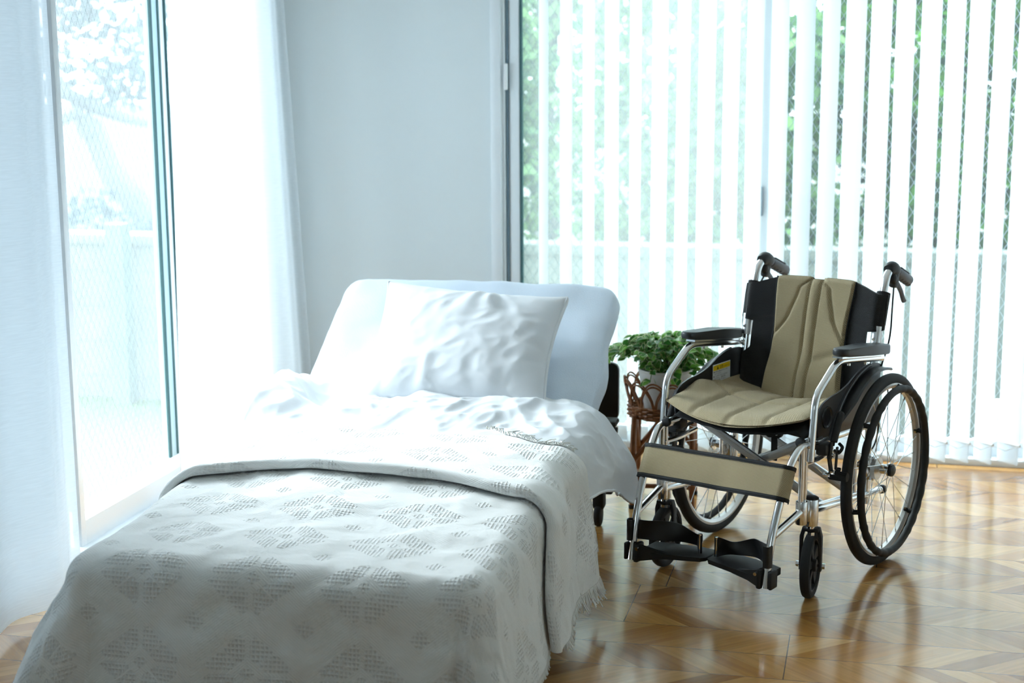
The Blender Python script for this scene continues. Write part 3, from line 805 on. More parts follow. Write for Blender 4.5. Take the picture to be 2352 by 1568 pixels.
# --- rear wheels
def make_wheel(s):
    m = MB()      # rim: boxed aluminium hoop
    prof = [(.259, -.011), (.259, .011), (.252, .012), (.243, .006), (.243, -.006), (.252, -.012)]
    m.lathe(prof, seg=96, closed=True, rot=RY(90))
    o = P('rear_wheel', m, 'rim', CH, angle=30); o.location = (s * .274, 0, AX)
    t = MB(); n = 120
    tp = [(.259, -.012), (.266, -.0155), (.276, -.0145), (.2835, -.010), (.2865, -.004), (.2865, .004), (.2835, .010), (.276, .0145), (.266, .0155), (.259, .012)]
    t.lathe(tp, seg=n, closed=True, rot=RY(90))
    for k in range(120):     # tread blocks
        a = 2 * PI * k / 120
        for q in (-1, 1):
            c = V(q * .0050, math.cos(a + q * .013) * .2842, math.sin(a + q * .013) * .2842)
            t.box(c, (.0058, .0080, .0020), Matrix.Rotation(a - PI / 2, 3, 'X'))
    P('tire', t, 'tire', o, angle=40)
    h = MB(); h.lathe([(.008, -.050), (.012, -.050), (.012, -.034), (.019, -.034), (.019, -.030), (.013, -.028), (.012, -.012), (.015, -.008), (.015, .008), (.012, .012), (.012, .016), (.023, .017), (.023, .021), (.013, .022), (.013, .026)], rot=RY(90 * s), seg=24)
    h.cyl((-s * .085, 0, 0), (-s * .045, 0, 0), .007, 12); h.cyl((-s * .082, 0, 0), (-s * .070, 0, 0), .013, 6)
    P('hub', h, 'chrome', o)
    c = MB(); c.lathe([(.0, .034), (.012, .033), (.018, .029), (.019, .023)], rot=RY(90 * s), seg=24); P('hub_cap', c, 'pad', o)
    for k in range(28):
        a = 2 * PI * k / 28; side = 1 if k % 2 else -1
        b_ = a + (1 if (k // 2) % 2 else -1) * 1.25
        p0 = V(s * (.019 if side > 0 else -.032), math.cos(b_) * .0195, math.sin(b_) * .0195); p1 = V(side * .003, math.cos(a) * .2435, math.sin(a) * .2435)
        sp_ = MB(); sp_.cyl(p0, p1, .0011, 6); sp_.cyl(p1.lerp(p0, .045), p1, .0022, 6); P('spoke', sp_, 'steel', o)
    hr = MB(); xo = s * .034; pts = []
    for k in range(240):
        a = 2 * PI * k / 240
        pts.append(V(xo, math.cos(a) * .2445, math.sin(a) * .2445))
    hr.tube(pts, lambda i, t: .0100 + .0022 * (abs(math.sin(i * PI / 7.5)) if (i % 60) > 18 else .45), 12, closed=True)
    P('hand_rim', hr, 'rubber', o, angle=180)
    for k in range(6):
        a = 2 * PI * (k + .28) / 6
        d = V(0, math.cos(a), math.sin(a)); br = MB()
        br.tube(spline([d * .252 + V(s * .006, 0, 0), d * .247 + V(s * .018, 0, 0), d * .2445 + V(s * .034, 0, 0)], 5), .0075, 10)
        br.box(d * .248 + V(s * .004, 0, 0), (.012, .02, .012), Matrix.Rotation(a, 3, 'X'), bev=.003); P('rim_bracket', br, 'rubber', o)
        bo = MB(); bo.cyl(d * .243 + V(s * .004, 0, 0), d * .236 + V(s * .004, 0, 0), .0035, 8); P('bolt', bo, 'chrome', o)
for s in (1, -1): make_wheel(s)

# --- tubing
for s in (1, -1):
    fx = .222
    f = MB(); R0 = .011
    f.tube(fillet([(s * fx, .03, .415), (s * fx, -.36, .438), (s * fx, -.472, .446), (s * .217, -.520, .398), (s * .215, -.565, .318), (s * .211, -.612, .203), (s * .211, -.632, .088)], .05), R0, 16)
    f.cyl((s * fx, -.452, .44), (s * fx, -.452, .235), .0082, 14); f.cyl((s * fx, -.432, .44), (s * fx, -.432, .235), .0082, 14)
    f.cyl((s * .211, -.606, .222), (s * fx, -.455, .258), .0105, 14)
    f.cyl((s * fx, -.44, .250), (s * fx, .118, .191), .0105, 14); f.cyl((s * fx, -.44, .262), (s * fx, -.05, .221), .007, 12)
    f.cyl((s * fx, .0, .43), (s * fx, .0, .175), .0105, 14); f.box((s * .235, 0, AX), (.028, .028, .075), bev=.005)
    f.cyl((s * fx, -.09, .41), (s * fx, -.09, .225), .006, 12)
    f.tube(fillet([(s * fx, -.44, .392), (s * fx, -.35, .387), (s * fx, -.25, .392)], .02), .0075, 10)
    P('side_frame', f, 'alu', CH)
    c = MB(); c.cyl((s * .222, .108, .192), (s * .222, .131, .1885), .0135, 16, bev=.003); P('tip_cap', c, 'rubber', CH)
    h = MB(); h.cyl((s * .222, -.446, .222), (s * .222, -.446, .288), .0165, 20, bev=.002); h.cyl((s * .235, -.410, .212), (s * .235, -.410, .290), .0195, 24, bev=.002)
    P('caster_housing', h, 'alu', CH)
    c = MB(); c.lathe([(.019, .286), (.020, .292), (.014, .296), (0, .297)], (s * .235, -.41, 0), seg=24); P('housing_cap', c, 'rubber', CH)
    # back post with telescoping sleeve
    b_ = MB(); b_.tube(fillet([(s * .213, .0, .40), (s * .213, .026, .50), (s * .213, .055, .675), (s * .213, .104, .822), (s * .212, .120, .852), (s * .211, .150, .866), (s * .210, .178, .860)], .03), .0118, 16)
    P('back_post', b_, 'alu', CH)
    sl = MB(); sl.tube([(s * .213, .0475, .640), (s * .213, .0595, .704)], .0165, 18); sl.cyl((s * .213, .030, .668), (s * .213, .046, .672), .004, 10); sl.box((s * .213, .062, .672), (.012, .022, .05), RX(-14), bev=.003)
    P('hinge_sleeve', sl, 'alu_sat', CH)
    # arm rest
    a = MB(); a.tube(fillet([(s * .235, -.428, .398), (s * .235, -.408, .575), (s * .235, -.275, .653), (s * .235, -.20, .6455), (s * .235, .045, .6145)], .035), .0108, 16)
    a.box((s * .235, -.12, .645), (.03, .30, .005), RX(-7.2)); a.cyl((s * .235, .045, .6145), (s * .213, .045, .614), .009, 12)
    a.cyl((s * .235, -.19, .640), (s * .235, -.19, .628), .005, 8); a.cyl((s * .235, -.07, .625), (s * .235, -.07, .612), .005, 8)
    P('armrest_tube', a, 'alu', CH)
    pd = MB(); pol = []
    for k in range(9):
        t = math.radians(180 + 180 * k / 8); pol.append((.024 * math.cos(t), -.262 + .026 * math.sin(t)))
    pol += [(.028, -.10), (.028, .02), (.020, .042), (-.020, .042), (-.028, .02), (-.028, -.10)]
    pd.prism(pol, .030, FR((s * .243, 0, .680), (1, 0, 0), (0, 1, 0)), bev=.007, seg=3)
    for q, v in enumerate(pd.v):      # dished front, sloping back
        if v.z > .68: v.z -= .008 * sstep(-.17, -.24, v.y)
        v.z += -.127 * (v.y + .12) - .016
    P('arm_pad', pd, 'pad', CH)
    # skirt guard with wheel arch
    g = MB(); gx = s * .226
    top = spline([(-.372, .470), (-.372, .515), (-.345, .541), (-.295, .553), (-.235, .558), (-.175, .570), (-.110, .592), (-.050, .604), (.020, .602), (.062, .590)], 5)
    poly = [(p.x, p.y) for p in [V(q.x, q.y) if False else q for q in top]]
    poly = [(q[0], q[1]) for q in [(v_.x, v_.y) for v_ in top]] + [(.055, .50), (.040, .428), (-.36, .440)]
    g.prism(poly, .005, FR((gx, 0, 0), (0, 1, 0), (0, 0, 1)), bev=.001)
    # wheel arch: a raised lip following the tyre
    AR = []
    for k in range(25):
        t = math.radians(lerp(152, 76, k / 24)); AR.append((math.cos(t), math.sin(t)))
    w_ = lambda k: .030 * sstep(0, .35, k / 24)
    vs = []; fs = []
    for k, (c_, s_) in enumerate(AR):
        for (rr_, xx) in ((.302, .2245), (.302, .2275 + w_(k)), (.297, .2275 + w_(k) + .004), (.294, .2275 + w_(k)), (.294, .2245)):
            vs.append((s * xx, c_ * rr_, AX + s_ * rr_))
    for k in range(24):
        for q in range(5):
            r_ = (q + 1) % 5; f4 = (k * 5 + q, k * 5 + r_, (k + 1) * 5 + r_, (k + 1) * 5 + q); fs.append(f4 if s > 0 else f4[::-1])
    fs.append(tuple(range(5))); fs.append(tuple(120 + q for q in range(5)))
    g.add(vs, fs)
    # inner ridge that runs parallel to the arch
    rd = [V(gx + s * .004, math.cos(math.radians(t)) * .345, AX - .03 + math.sin(math.radians(t)) * .345) for t in range(150, 92, -4)]
    g.tube(rd, .006, 8)
    gg = P('side_guard', g, 'guard', CH)
    ring = MB(); ring.lathe([(.024, .001), (.028, .004), (.031, .004), (.032, 0)], (gx + s * .003, -.315, .500), RY(90 * s), seg=28); ring.lathe([(0, -.001), (.024, .001)], (gx + s * .003, -.315, .500), RY(90 * s), seg=28)
    P('round_recess', ring, pm('recess_gloss_black', rgb(16, 18, 22), .25), gg)
    if s < 0:
        ring2 = MB(); ring2.lathe([(.028, .0), (.031, .002), (.034, 0)], (gx + .003, -.30, .50), RY(90), seg=28); P('round_recess', ring2, 'guard', gg)

# warning sticker inside the far side guard
st = MB(); S_X = -.2215
def on_g(y, z, d=0.): return V(S_X + d, y, z)
def quad(mb, y0, z0, y1, z1, d, sk=0.):
    mb.add([on_g(y0, z0, d), on_g(y1, z0, d), on_g(y1, z1, d), on_g(y0, z1, d)], [(0, 1, 2, 3)])
stk = MB(); stk.box((S_X + .0004, -.098, .540), (.0008, .112, .062), RX(0), bev=.0003, seg=1)
lab = P('warning_sticker', stk, pm('sticker_white', rgb(226, 230, 232), .5), CH); lab['label'] = 'white and yellow caution sticker'
yb = MB(); quad(yb, -.151, .552, -.045, .568, .0010); P('sticker_header', yb, pm('caution_yellow', rgb(240, 205, 20), .5), lab)
ink = pm('sticker_ink', rgb(30, 30, 32), .6)
tri = MB(); tri.add([on_g(-.128, .5545, .0014), on_g(-.118, .5545, .0014), on_g(-.123, .5655, .0014)], [(0, 1, 2)]); P('warning_mark', tri, ink, lab)
def text(body, y, z, size, parent, mat, name):
    cu = bpy.data.curves.new(name, 'FONT'); cu.body = body; cu.size = size; cu.extrude = 0
    to = bpy.data.objects.new(name, cu); col.objects.link(to)
    bpy.context.view_layer.update(); dg = bpy.context.evaluated_depsgraph_get()
    me = bpy.data.meshes.new_from_object(to.evaluated_get(dg)); bpy.data.objects.remove(to)
    if not me.vertices: return
    for v in me.vertices: x, yy = v.co.x, v.co.y; v.co = on_g(y + x, z + yy, .0014)
    me.materials.clear(); me.materials.append(mat)
    o = bpy.data.objects.new(name, me); col.objects.link(o); o.parent = parent
text('注意', -.113, .5555, .0115, lab, ink, 'heading_text')
text('必ずお読みください', -.088, .557, .0048, lab, ink, 'small_heading_text')
for k, tx in enumerate(('●乗り降りの時は必ずブレーキを', '　かけてください。', '●フットサポートの上に立たない', '　でください。　転倒の恐れ', '●使用前に点検してください。')):
    text(tx, -.150, .5455 - k * .0068, .0060, lab, ink, 'body_text')

# --- seat
def zsag(x): return .484 + .027 * min(1.3, abs(x) / .20) ** 2
sg = MB()
def sling(u, v, o=0.):
    x = lerp(-.222, .222, u); y = lerp(-.425, .04, v)
    return V(x, y, lerp(zsag(x) - .020, .452, sstep(.19, .222, abs(x))) + o - .012 * sstep(.12, 0, v) - .034 * sstep(-.18, .05, y) * sstep(.222, .17, abs(x)) + .003 * fbm(x * 20, y * 14, 2.))
sg.grid(lambda u, v: sling(u, v), 40, 30); sg.grid(lambda u, v: sling(u, v, -.006), 40, 30, flip=True)
sg.grid(lambda u, v: sling(u, 0, -.006 * (1 - v)), 40, 1)
P('seat_sling', sg, 'nylon', CH, angle=60)
cu_ = MB()
def cush(u, v, top=True):
    a = 2 * u - 1; b = v
    fr_ = -.438 - .050 * (1 - a * a) ; x = a * (.216 + .008 * math.sin(b * PI)); y = lerp(fr_, .052, b)
    z = zsag(x) + .004
    # edge thickness tapers to the piped rim
    e = min(1., (1 - abs(a)) / .10) * min(1., b / .08) ; e = math.sqrt(max(0, min(1, e)))
    if not top: return V(x, y, z - .004 - .010 * e)
    h = .012 * e
    for xs in (-.115, .0, .115): h -= .007 * math.exp(-((x - xs - .012 * math.sin(y * 6)) / .010) ** 2) * e
    h -= .007 * math.exp(-((y + .20 + .04 * math.cos(a * 2.4)) / .012) ** 2) * e
    h += .005 * fbm(x * 7, y * 7, 5.) * e
    nose = sstep(.12, 0., b)
    z -= .012 * nose * (1 - .5 * abs(a))
    z += -.036 * sstep(-.18, .05, y) + .016 * math.exp(-((y + .25) / .065) ** 2) * sstep(.7, 1., abs(a))
    return V(x, y, z + h)
cu_.grid(cush, 90, 80, uvfn=lambda u, v: (u * .44, v * .5)); cu_.grid(lambda u, v: cush(u, v, False), 40, 30, uvfn=lambda u, v: (u * .44, v * .5), flip=True)
P('seat_cushion', cu_, 'tan', CH, angle=180)

# --- back
def by(z): return .002 + .150 * (z - .42) + .42 * max(0, z - .60) ** 2
def bsag(x, z): return .040 * (1 - min(1, abs(x) / .21) ** 2) * sstep(.44, .62, z) + .012 * sstep(.44, .40, z)
def bhalf(z):
    """half width of the black back panel: wide above, cut away round the hinge"""
    return .234 - .046 * sstep(.704, .690, z) + .022 * sstep(.612, .590, z)
def btop(x): return .826 - .030 * sstep(.10, .24, abs(x)) - .006 * (abs(x) < .02)
ZB = .425
bp = MB()
def bpan(u, v, off=0.):
    z = lerp(ZB, 1., v); a = 2 * u - 1
    zz = lerp(ZB, .81, v); x = a * bhalf(zz); z = lerp(ZB, btop(x), v)
    wrap = sstep(.205, .232, abs(x)) * .024
    return V(x, by(z) - .016 + bsag(x, z) + wrap + off + .003 * fbm(x * 9, z * 9, 2.), z)
bp.grid(lambda u, v: bpan(u, v), 60, 90, uvfn=lambda u, v: (u * .46, v * .4)); bp.grid(lambda u, v: bpan(u, v, .010), 60, 90, flip=True, uvfn=lambda u, v: (u * .46, v * .4))
bp.grid(lambda u, v: bpan(u, 1, .010 * v), 60, 1, uvfn=lambda u, v: (u * .46, v * .01))
bp.grid(lambda u, v: bpan(0, u, .010 * v), 90, 1, uvfn=lambda u, v: (u * .46, v * .01), flip=True); bp.grid(lambda u, v: bpan(1, u, .010 * v), 90, 1, uvfn=lambda u, v: (u * .46, v * .01))
P('back_panel', bp, 'blackmesh', CH, angle=50)
# sleeves of the panel that wrap the posts
for s in (1, -1):
    w2 = MB()
    pts = [V(s * .2135, by(z) + .040, z) for z in (.705, .74, .77, .80)]
    def slv(u, v):
        z = lerp(.706, .800 - .008 * math.sin(u * 2 * PI), v); a = 2 * PI * u
        yc = lerp(.066, .0965, (z - .706) / .094)
        return V(s * .2135 + math.cos(a) * .0205, yc + math.sin(a) * .021, z)
    w2.grid(slv, 24, 8, uvfn=lambda u, v: (u * .12, v * .1), flip=(s < 0))
    P('post_sleeve', w2, 'blackmesh', CH, angle=180)
tb = MB()
def tanb(u, v, top=True):
    zz = lerp(ZB + .005, .83, v); a = 2 * u - 1
    hw = lerp(.132, .118, sstep(.0, .5, v)) + .010 * sstep(.6, 1., v)
    x = a * hw; z = lerp(ZB + .004, btop(x) + .003, v)
    e = math.sqrt(max(0, min(1, (1 - abs(a)) / .06))) * math.sqrt(max(0, min(1, (1 - v) / .03 + .25)))
    base = by(z) - .019 + bsag(x, z)
    if not top: return V(x, base + .006, z)
    h = .016 * e
    # raised spine
    h -= .008 * math.exp(-((abs(x) - .0175) / .0045) ** 2) * e
    h += .004 * math.exp(-(x / .012) ** 2)
    # shoulder seams: from near the spine at the top out to the edge lower down
    sx_ = .020 + .030 * sstep(.825, .795, z) + .024 * sstep(.80, .70, z) + .050 * sstep(.72, .625, z)
    if z > .60: h -= .009 * math.exp(-((abs(x) - sx_) / .006) ** 2) * e * sstep(.60, .635, z)
    h += .005 * sstep(sx_ + .01, sx_ - .012, abs(x)) * sstep(.82, .79, z)
    h += .004 * fbm(x * 8, z * 7, 9.) * e
    h -= .007 * math.exp(-((z - .575 - x * .35) / .012) ** 2) * sstep(.0, .05, x) * e
    h += .010 * math.exp(-((z - .54) / .05) ** 2) * e
    return V(x, base - h, z)
tb.grid(tanb, 100, 130, uvfn=lambda u, v: (u * .25, v * .42)); tb.grid(lambda u, v: tanb(u, v, False), 40, 40, uvfn=lambda u, v: (u * .25, v * .42), flip=True)
P('back_cushion', tb, 'tan', CH, angle=180)
bnd = MB()
for s in (0, 1): bnd.tube([tanb(s, k / 60) + V((s * 2 - 1) * .002, -.002, 0) for k in range(61)], .0028, 8)
P('back_piping', bnd, 'nylon', CH, angle=180)

# --- cross braces
for (xa, za, xb, zb, y) in ((-.205, .432, .205, .228, -.268), (.205, .432, -.205, .228, -.248), (-.205, .432, .205, .228, -.085), (.205, .432, -.205, .228, -.105)):
    a_ = V(xa, y, za); b_ = V(xb, y, zb); d = b_ - a_
    m = MB(); R3 = Matrix((d.normalized(), V(0, 1, 0), d.normalized().cross(V(0, 1, 0)))).transposed()
    m.box((a_ + b_) / 2, (d.length, .012, .025), R3, bev=.002); m.box((a_ + b_) / 2 + V(0, -.0065, 0), (d.length, .001, .008), R3)
    P('cross_brace', m, 'alu_sat', CH)
for y in (-.276, -.077):
    m = MB(); m.cyl((0, y, .330), (0, y + (.036 if y < -.2 else -.036), .330), .0055, 14); m.cyl((0, y - .003, .330), (0, y + .003, .330), .008, 16, bev=.001); P('pivot_bolt', m, 'chrome', CH)
lk = MB()
for s in (-1, 1):
    lk.box((s * .095, -.175, .418 - .012), (.20, .008, .028), RY(s * 6), bev=.003)
    lk.cyl((s * .012, -.182, .397), (s * .012, -.168, .397), .016, 16)
lk.box((0, -.172, .36), (.020, .006, .10), bev=.002)
P('fold_link', lk, 'black', CH)
lb = MB(); lb.cyl((.012, -.186, .397), (.012, -.181, .397), .006, 10); lb.cyl((-.012, -.186, .397), (-.012, -.181, .397), .006, 10); P('pivot_bolt', lb, 'chrome', CH)
for s in (1, -1):
    ra = MB()
    ra.cyl((s * .212, -.44, .452), (s * .212, .02, .444), .0105, 14)
    P('seat_rail', ra, 'alu', CH)
    rc = MB(); rc.cyl((s * .212, -.452, .4523), (s * .212, -.436, .452), .0135, 16, bev=.003); P('rail_cap', rc, 'black', CH)
    for y, w_ in ((-.36, .030), (-.10, .026)):
        rb = MB(); rb.box((s * .216, y, .436), (w_, .045, .034), bev=.004); P('rail_bracket', rb, 'black', CH)

# --- calf strap
def strap(u, v, o=0.):
    x = lerp(-.228, .228, u); t = (v - .5) * .088
    ax_ = V(0, -.043, -.083).normalized() * -1
    mid = V(0, -.543, .357)
    e = sstep(.208, .230, abs(x))
    yv = -.0185 + .010 * e + .0018 * math.sin(x * 30 + 3 * v) + .003 * math.exp(-((x - .03) / .03) ** 2) * (1 - v)
    nrm = V(0, .89, -.46)
    return mid + V(x * (1 + .0), 0, 0) + ax_ * t + nrm * (yv + o)
cs = MB(); cs.grid(strap, 90, 14, uvfn=lambda u, v: (u * .46, v * .09)); cs.grid(lambda u, v: strap(u, v, .003), 90, 14, flip=True, uvfn=lambda u, v: (u * .46, v * .09))
for s in (0, 1):
    def wrap(u, v, s=s):
        a = strap(s, v); X = .2235 if s else -.2235; k = u * PI * 1.0
        c = strap(s, v) + V(0, .010, .0)
        return a + V((1 if s else -1) * .006 * math.sin(k), 0, 0) + V(0, .89, -.46) * (.013 * (1 - math.cos(k)))
    cs.grid(wrap, 10, 14, uvfn=lambda u, v: (u * .05, v * .09), flip=(s == 0))
cso = P('calf_strap', cs, 'tan', CH, angle=180)
for v in (0., 1.):
    bi = MB()
    def bstr(u, q, v=v):
        w0 = (q - .5) * .13
        return strap(u, v + w0 * (1 if v == 1. else 1), -.0018)
    bi.grid(bstr, 90, 3); bi.grid(lambda u, q, v=v: strap(u, v + (q - .5) * .13, .0045), 90, 3, flip=True)
    bi.tube([strap(k / 60, v, .0012) for k in range(61)], .0042, 8)
    for s in (0, 1):
        def wr2(u, q, s=s, v=v):
            a = strap(s, v + (q - .5) * .13, -.0018); k = u * PI
            return a + V((1 if s else -1) * .008 * math.sin(k), 0, 0) + V(0, .89, -.46) * (.0145 * (1 - math.cos(k)))
        bi.grid(wr2, 10, 3, flip=(s == 0))
    P('strap_binding', bi, 'nylon', cso, angle=180)

# --- footplates with heel straps
for s in (1, -1):
    fp = MB()
    pol = [(.198, -.640), (.200, -.520), (.165, -.506), (.060, -.490), (.014, -.498), (.002, -.520), (.002, -.575), (.014, -.592), (.110, -.606)]
    fp.prism([(s * a, b) for a, b in pol], .012, FR((0, 0, .108), (1, 0, 0), (0, 1, 0)), bev=.003)
    for k, v in enumerate(fp.v):
        v.z += .004 * sstep(.11, .01, abs(v.x)) - .010 * sstep(.08, .2, abs(v.x)) * (v.z < .106)
    fp.prism([(0, .116), (0, .101), (.092, .086), (.092, .142), (.045, .122)], .014, FR((s * .112, -.598, 0), (s * .0905, -.037, 0), (0, 0, 1)), bev=.003)
    fo = P('footplate', fp, 'black', CH)
    br = MB(); br.box((s * .193, -.624, .112), (.016, .040, .056), bev=.006); br.box((s * .227, -.622, .112), (.010, .040, .050), bev=.004); br.cyl((s * .230, -.626, .116), (s * .185, -.626, .116), .0065, 10)
    P('clamp', br, 'black', fo)
    bo = MB(); bo.cyl((s * .186, -.648, .127), (s * .186, -.638, .127), .005, 12); P('bolt', bo, 'chrome', fo)
    pp = MB(); px_ = .017 if s > 0 else .036; pp.cyl((s * px_, -.552, .108), (s * px_, -.552, .172), .0032, 10); pp.cyl((s * px_, -.552, .170), (s * px_, -.552, .175), .0055, 10); P('strap_post', pp, 'chrome', fo)
    hs = MB()
    path = spline([(s * (px_ - .006), -.552), (s * (px_ + .005), -.547), (s * .055, -.520), (s * .120, -.525), (s * .185, -.582), (s * .212, -.606), (s * .2245, -.622), (s * .220, -.640), (s * .205, -.640)], 8)
    npt = len(path) - 1
    def hst(u, v, o=0.):
        q = u * npt; k = min(int(q), npt - 1); p = path[k].lerp(path[k + 1], q - k); dd = (path[k + 1] - path[k]).normalized(); nn = V(dd.y, -dd.x, 0)
        z0_ = lerp(.116, .146, sstep(.0, .8, u)); z1_ = lerp(.176, .206, sstep(.1, .8, u)) - .020 * math.exp(-((u - .26) / .09) ** 2)
        wr = .004 * math.sin(u * 26 + v * 3) * sstep(.8, .4, u) * sstep(.03, .12, u)
        return V(p.x, p.y, lerp(z0_, z1_, v)) + nn * (wr + o)
    hs.grid(hst, 70, 8); hs.grid(lambda u, v: hst(u, v, .0025), 70, 8, flip=True); hs.grid(lambda u, v: hst(u, 1, .0025 * v), 70, 1)
    P('heel_strap', hs, pm('black_vinyl', rgb(16, 17, 20), .42), CH, angle=180)

# --- casters
for s, rz in ((1, 14.), (-1, 5.)):
    co2 = bpy.data.objects.new
    f = MB(); ox, oy = s * .235, -.410
    Rm = RZ(rz)
    def L(x, y, z): 
        q = Rm @ V(x, y, 0); return V(ox + q.x, oy + q.y, z)
    fr_ = FR(L(0, 0, 0), Rm @ V(1, 0, 0), V(0, 0, 1))
    # inverted U fork, cut from plate
    for sx in (-1, 1):
        f.prism([(sx * .031, .080), (sx * .0255, .080), (sx * .0255, .165), (sx * .018, .190), (sx * .018, .204), (sx * .024, .204), (sx * .031, .178)], .022, FR(L(0, .010, 0), Rm @ V(1, 0, 0), V(0, 0, 1)), bev=.002)
    f.box(L(0, .008, .199), (.046, .034, .010), Rm, bev=.003)
    fo = P('caster_fork', f, 'black', CH)
    n_ = MB(); n_.cyl(L(0, 0, .204), L(0, 0, .213), .012, 16); n_.cyl(L(0, 0, .180), L(0, 0, .193), .011, 6); P('swivel_nut', n_, 'chrome', fo)
    ab = MB(); ab.cyl(L(-.040, .012, .0935), L(.040, .012, .0935), .004, 10); ab.cyl(L(-.041, .012, .0935), L(-.033, .012, .0935), .0085, 6); ab.cyl(L(.033, .012, .0935), L(.041, .012, .0935), .0085, 6); P('axle_bolt', ab, 'chrome', fo)
    cw = MB(); AXQ = Rm @ RY(90)
    cw.lathe([(.074, -.0125), (.084, -.0145), (.090, -.012), (.0932, -.006), (.0935, 0), (.0932, .006), (.090, .012), (.084, .0145), (.074, .0125)], L(0, .012, .0935), AXQ, seg=56, closed=True)
    wo_ = P('caster_wheel', cw, 'tire', CH)
    hb_ = MB(); hb_.lathe([(.070, -.010), (.0755, -.011), (.0755, .011), (.070, .010)], L(0, .012, .0935), AXQ, seg=48, closed=True)
    hb_.lathe([(.004, -.017), (.017, -.017), (.019, -.010), (.019, .010), (.017, .017), (.004, .017)], L(0, .012, .0935), AXQ, seg=24, closed=True)
    for k in range(5):
        a = 2 * PI * (k + .3) / 5; d = Rm @ V(0, math.cos(a), 0) + V(0, 0, math.sin(a)); tt = Rm @ V(0, -math.sin(a), 0) + V(0, 0, math.cos(a)); xx = Rm @ V(1, 0, 0)
        c = L(0, .012, .0935); vs = []
        for (rr_, wd, tk) in ((.017, .010, .008), (.040, .0115, .006), (.072, .021, .008)):
            for (q, h) in ((-1, -1), (1, -1), (1, 1), (-1, 1)): vs.append(c + d * rr_ + tt * wd * q + xx * tk * h)
        fs = []
        for j in range(2):
            for q in range(4): fs.append((j * 4 + q, j * 4 + (q + 1) % 4, j * 4 + 4 + (q + 1) % 4, j * 4 + 4 + q))
        hb_.add(vs, fs)
    P('caster_hub', hb_, 'black', wo_)

# --- push handles with brake levers and cables
for s in (1, -1):
    h = MB()
    g0, g1 = V(s * .210, .178, .859), V(s * .208, .305, .812); d = (g1 - g0).normalized()
    h.tube([g0 + d * .02, g0 + d * .04, g1 - d * .006, g1], lambda i, t: (.0155, .0165, .0165, .013)[i], 18)
    dn = V(0, d.z, -d.y).normalized(); dn = dn if dn.z < 0 else -dn
    for k in range(5): h.sphere(g0 + d * (.042 + .022 * k) + dn * .012, .0095, 12, (1.2, .75, .8))
    P('push_handle', h, 'grip', CH)
    t_ = MB(); t_.prism([(-.011, -.002), (.011, -.002), (.011, .074), (-.011, .074)], .004, FR(g0 + d * .030 - dn * .0155, (1, 0, 0), d), bev=.001); P('grip_inlay', t_, 'black', CH)
    hd = MB(); hd.tube(spline([(s * .2105, .132, .864), (s * .2105, .155, .8675), (s * .210, .180, .859), (s * .210, .196, .853)], 5), lambda i, t: .0155 + .006 * math.sin(PI * min(1, t * 1.1)) , 18)
    hd.box(V(s * .214, .172, .832), (.024, .030, .052), RX(-12), bev=.008); hd.sphere((s * .214, .160, .836), .017, 14, (.8, 1, 1.1))
    P('brake_housing', hd, 'black', CH)
    lv = MB(); lv.tube(spline([(s * .214, .180, .826), (s * .216, .196, .812), (s * .216, .222, .790), (s * .216, .240, .766), (s * .216, .250, .757)], 6), .006, 10, flat=(.009, .006)); lv.sphere((s * .216, .252, .757), .009, 10, (.8, 1, .7))
    P('brake_lever', lv, 'grip', CH)
    cb = MB(); cb.tube(spline([(s * .216, .166, .812), (s * .232, .120, .745), (s * .244, .085, .690), (s * .240, .075, .640), (s * .226, .055, .560), (s * .224, .060, .47), (s * .224, .070, .40), (s * .222, .040, .34), (s * .214, -.05, .31)], 10), .0026, 8)
    P('brake_cable', cb, 'rubber', CH)
    # parking brake
    pk = MB()
    pk.tube([(s * .262, -.338, .440), (s * .262, -.314, .480), (s * .262, -.296, .508)], .0105, 12); pk.sphere((s * .262, -.296, .508), .0105, 12)
    P('parking_brake_lever', pk, 'rubber', CH)
    ln = MB(); ln.box((s * .258, -.345, .415), (.006, .016, .05), RX(-8), bev=.002); ln.box((s * .252, -.335, .375), (.006, .018, .06), RX(20), bev=.002); ln.box((s * .258, -.306, .385), (.005, .012, .065), RX(-6), bev=.002)
    ln.box((s * .238, -.345, .418), (.034, .050, .034), bev=.008)
    ln.tube(spline([(s * .25, -.30, .40), (s * .25, -.275, .392), (s * .25, -.25, .402), (s * .236, -.24, .41)], 5), .005, 8)
    P('brake_linkage', ln, 'black', CH)
    for (y, z) in ((-.345, .402), (-.318, .408), (-.335, .350), (-.300, .352)):
        bt = MB(); bt.cyl((s * .255, y, z), (s * .268, y, z), .0055, 8); P('bolt', bt, 'chrome', CH)
    bt = MB()
    bt.cyl((s * .240, -.352, .346), (s * .262, -.352, .346), .005, 8); bt.cyl((s * .235, -.39, .375), (s * .240, -.352, .346), .0012, 6)
    P('cable_anchor', bt, 'chrome', CH)
    rp = MB(); pr = []
    for k in range(24):
        a = 2 * PI * k / 24; pr.append(a)
    rp.tube([(s * .238, -.304, .334), (s * .292, -.304, .334)], .0125, 24)
    for k in range(16):
        a = 2 * PI * k / 16; rp.box(V(s * .265, -.304 + math.cos(a) * .0125, .334 + math.sin(a) * .0125), (.05, .0022, .0022))
    P('brake_pad', rp, 'rubber', CH)
    dr = MB(); dr.lathe([(.006, -.03), (.033, -.03), (.034, -.022), (.034, -.016), (.006, -.016)], (s * .274, 0, AX), RY(90 * s), seg=28)
    P('drum_plate', dr, 'alu_sat', CH)
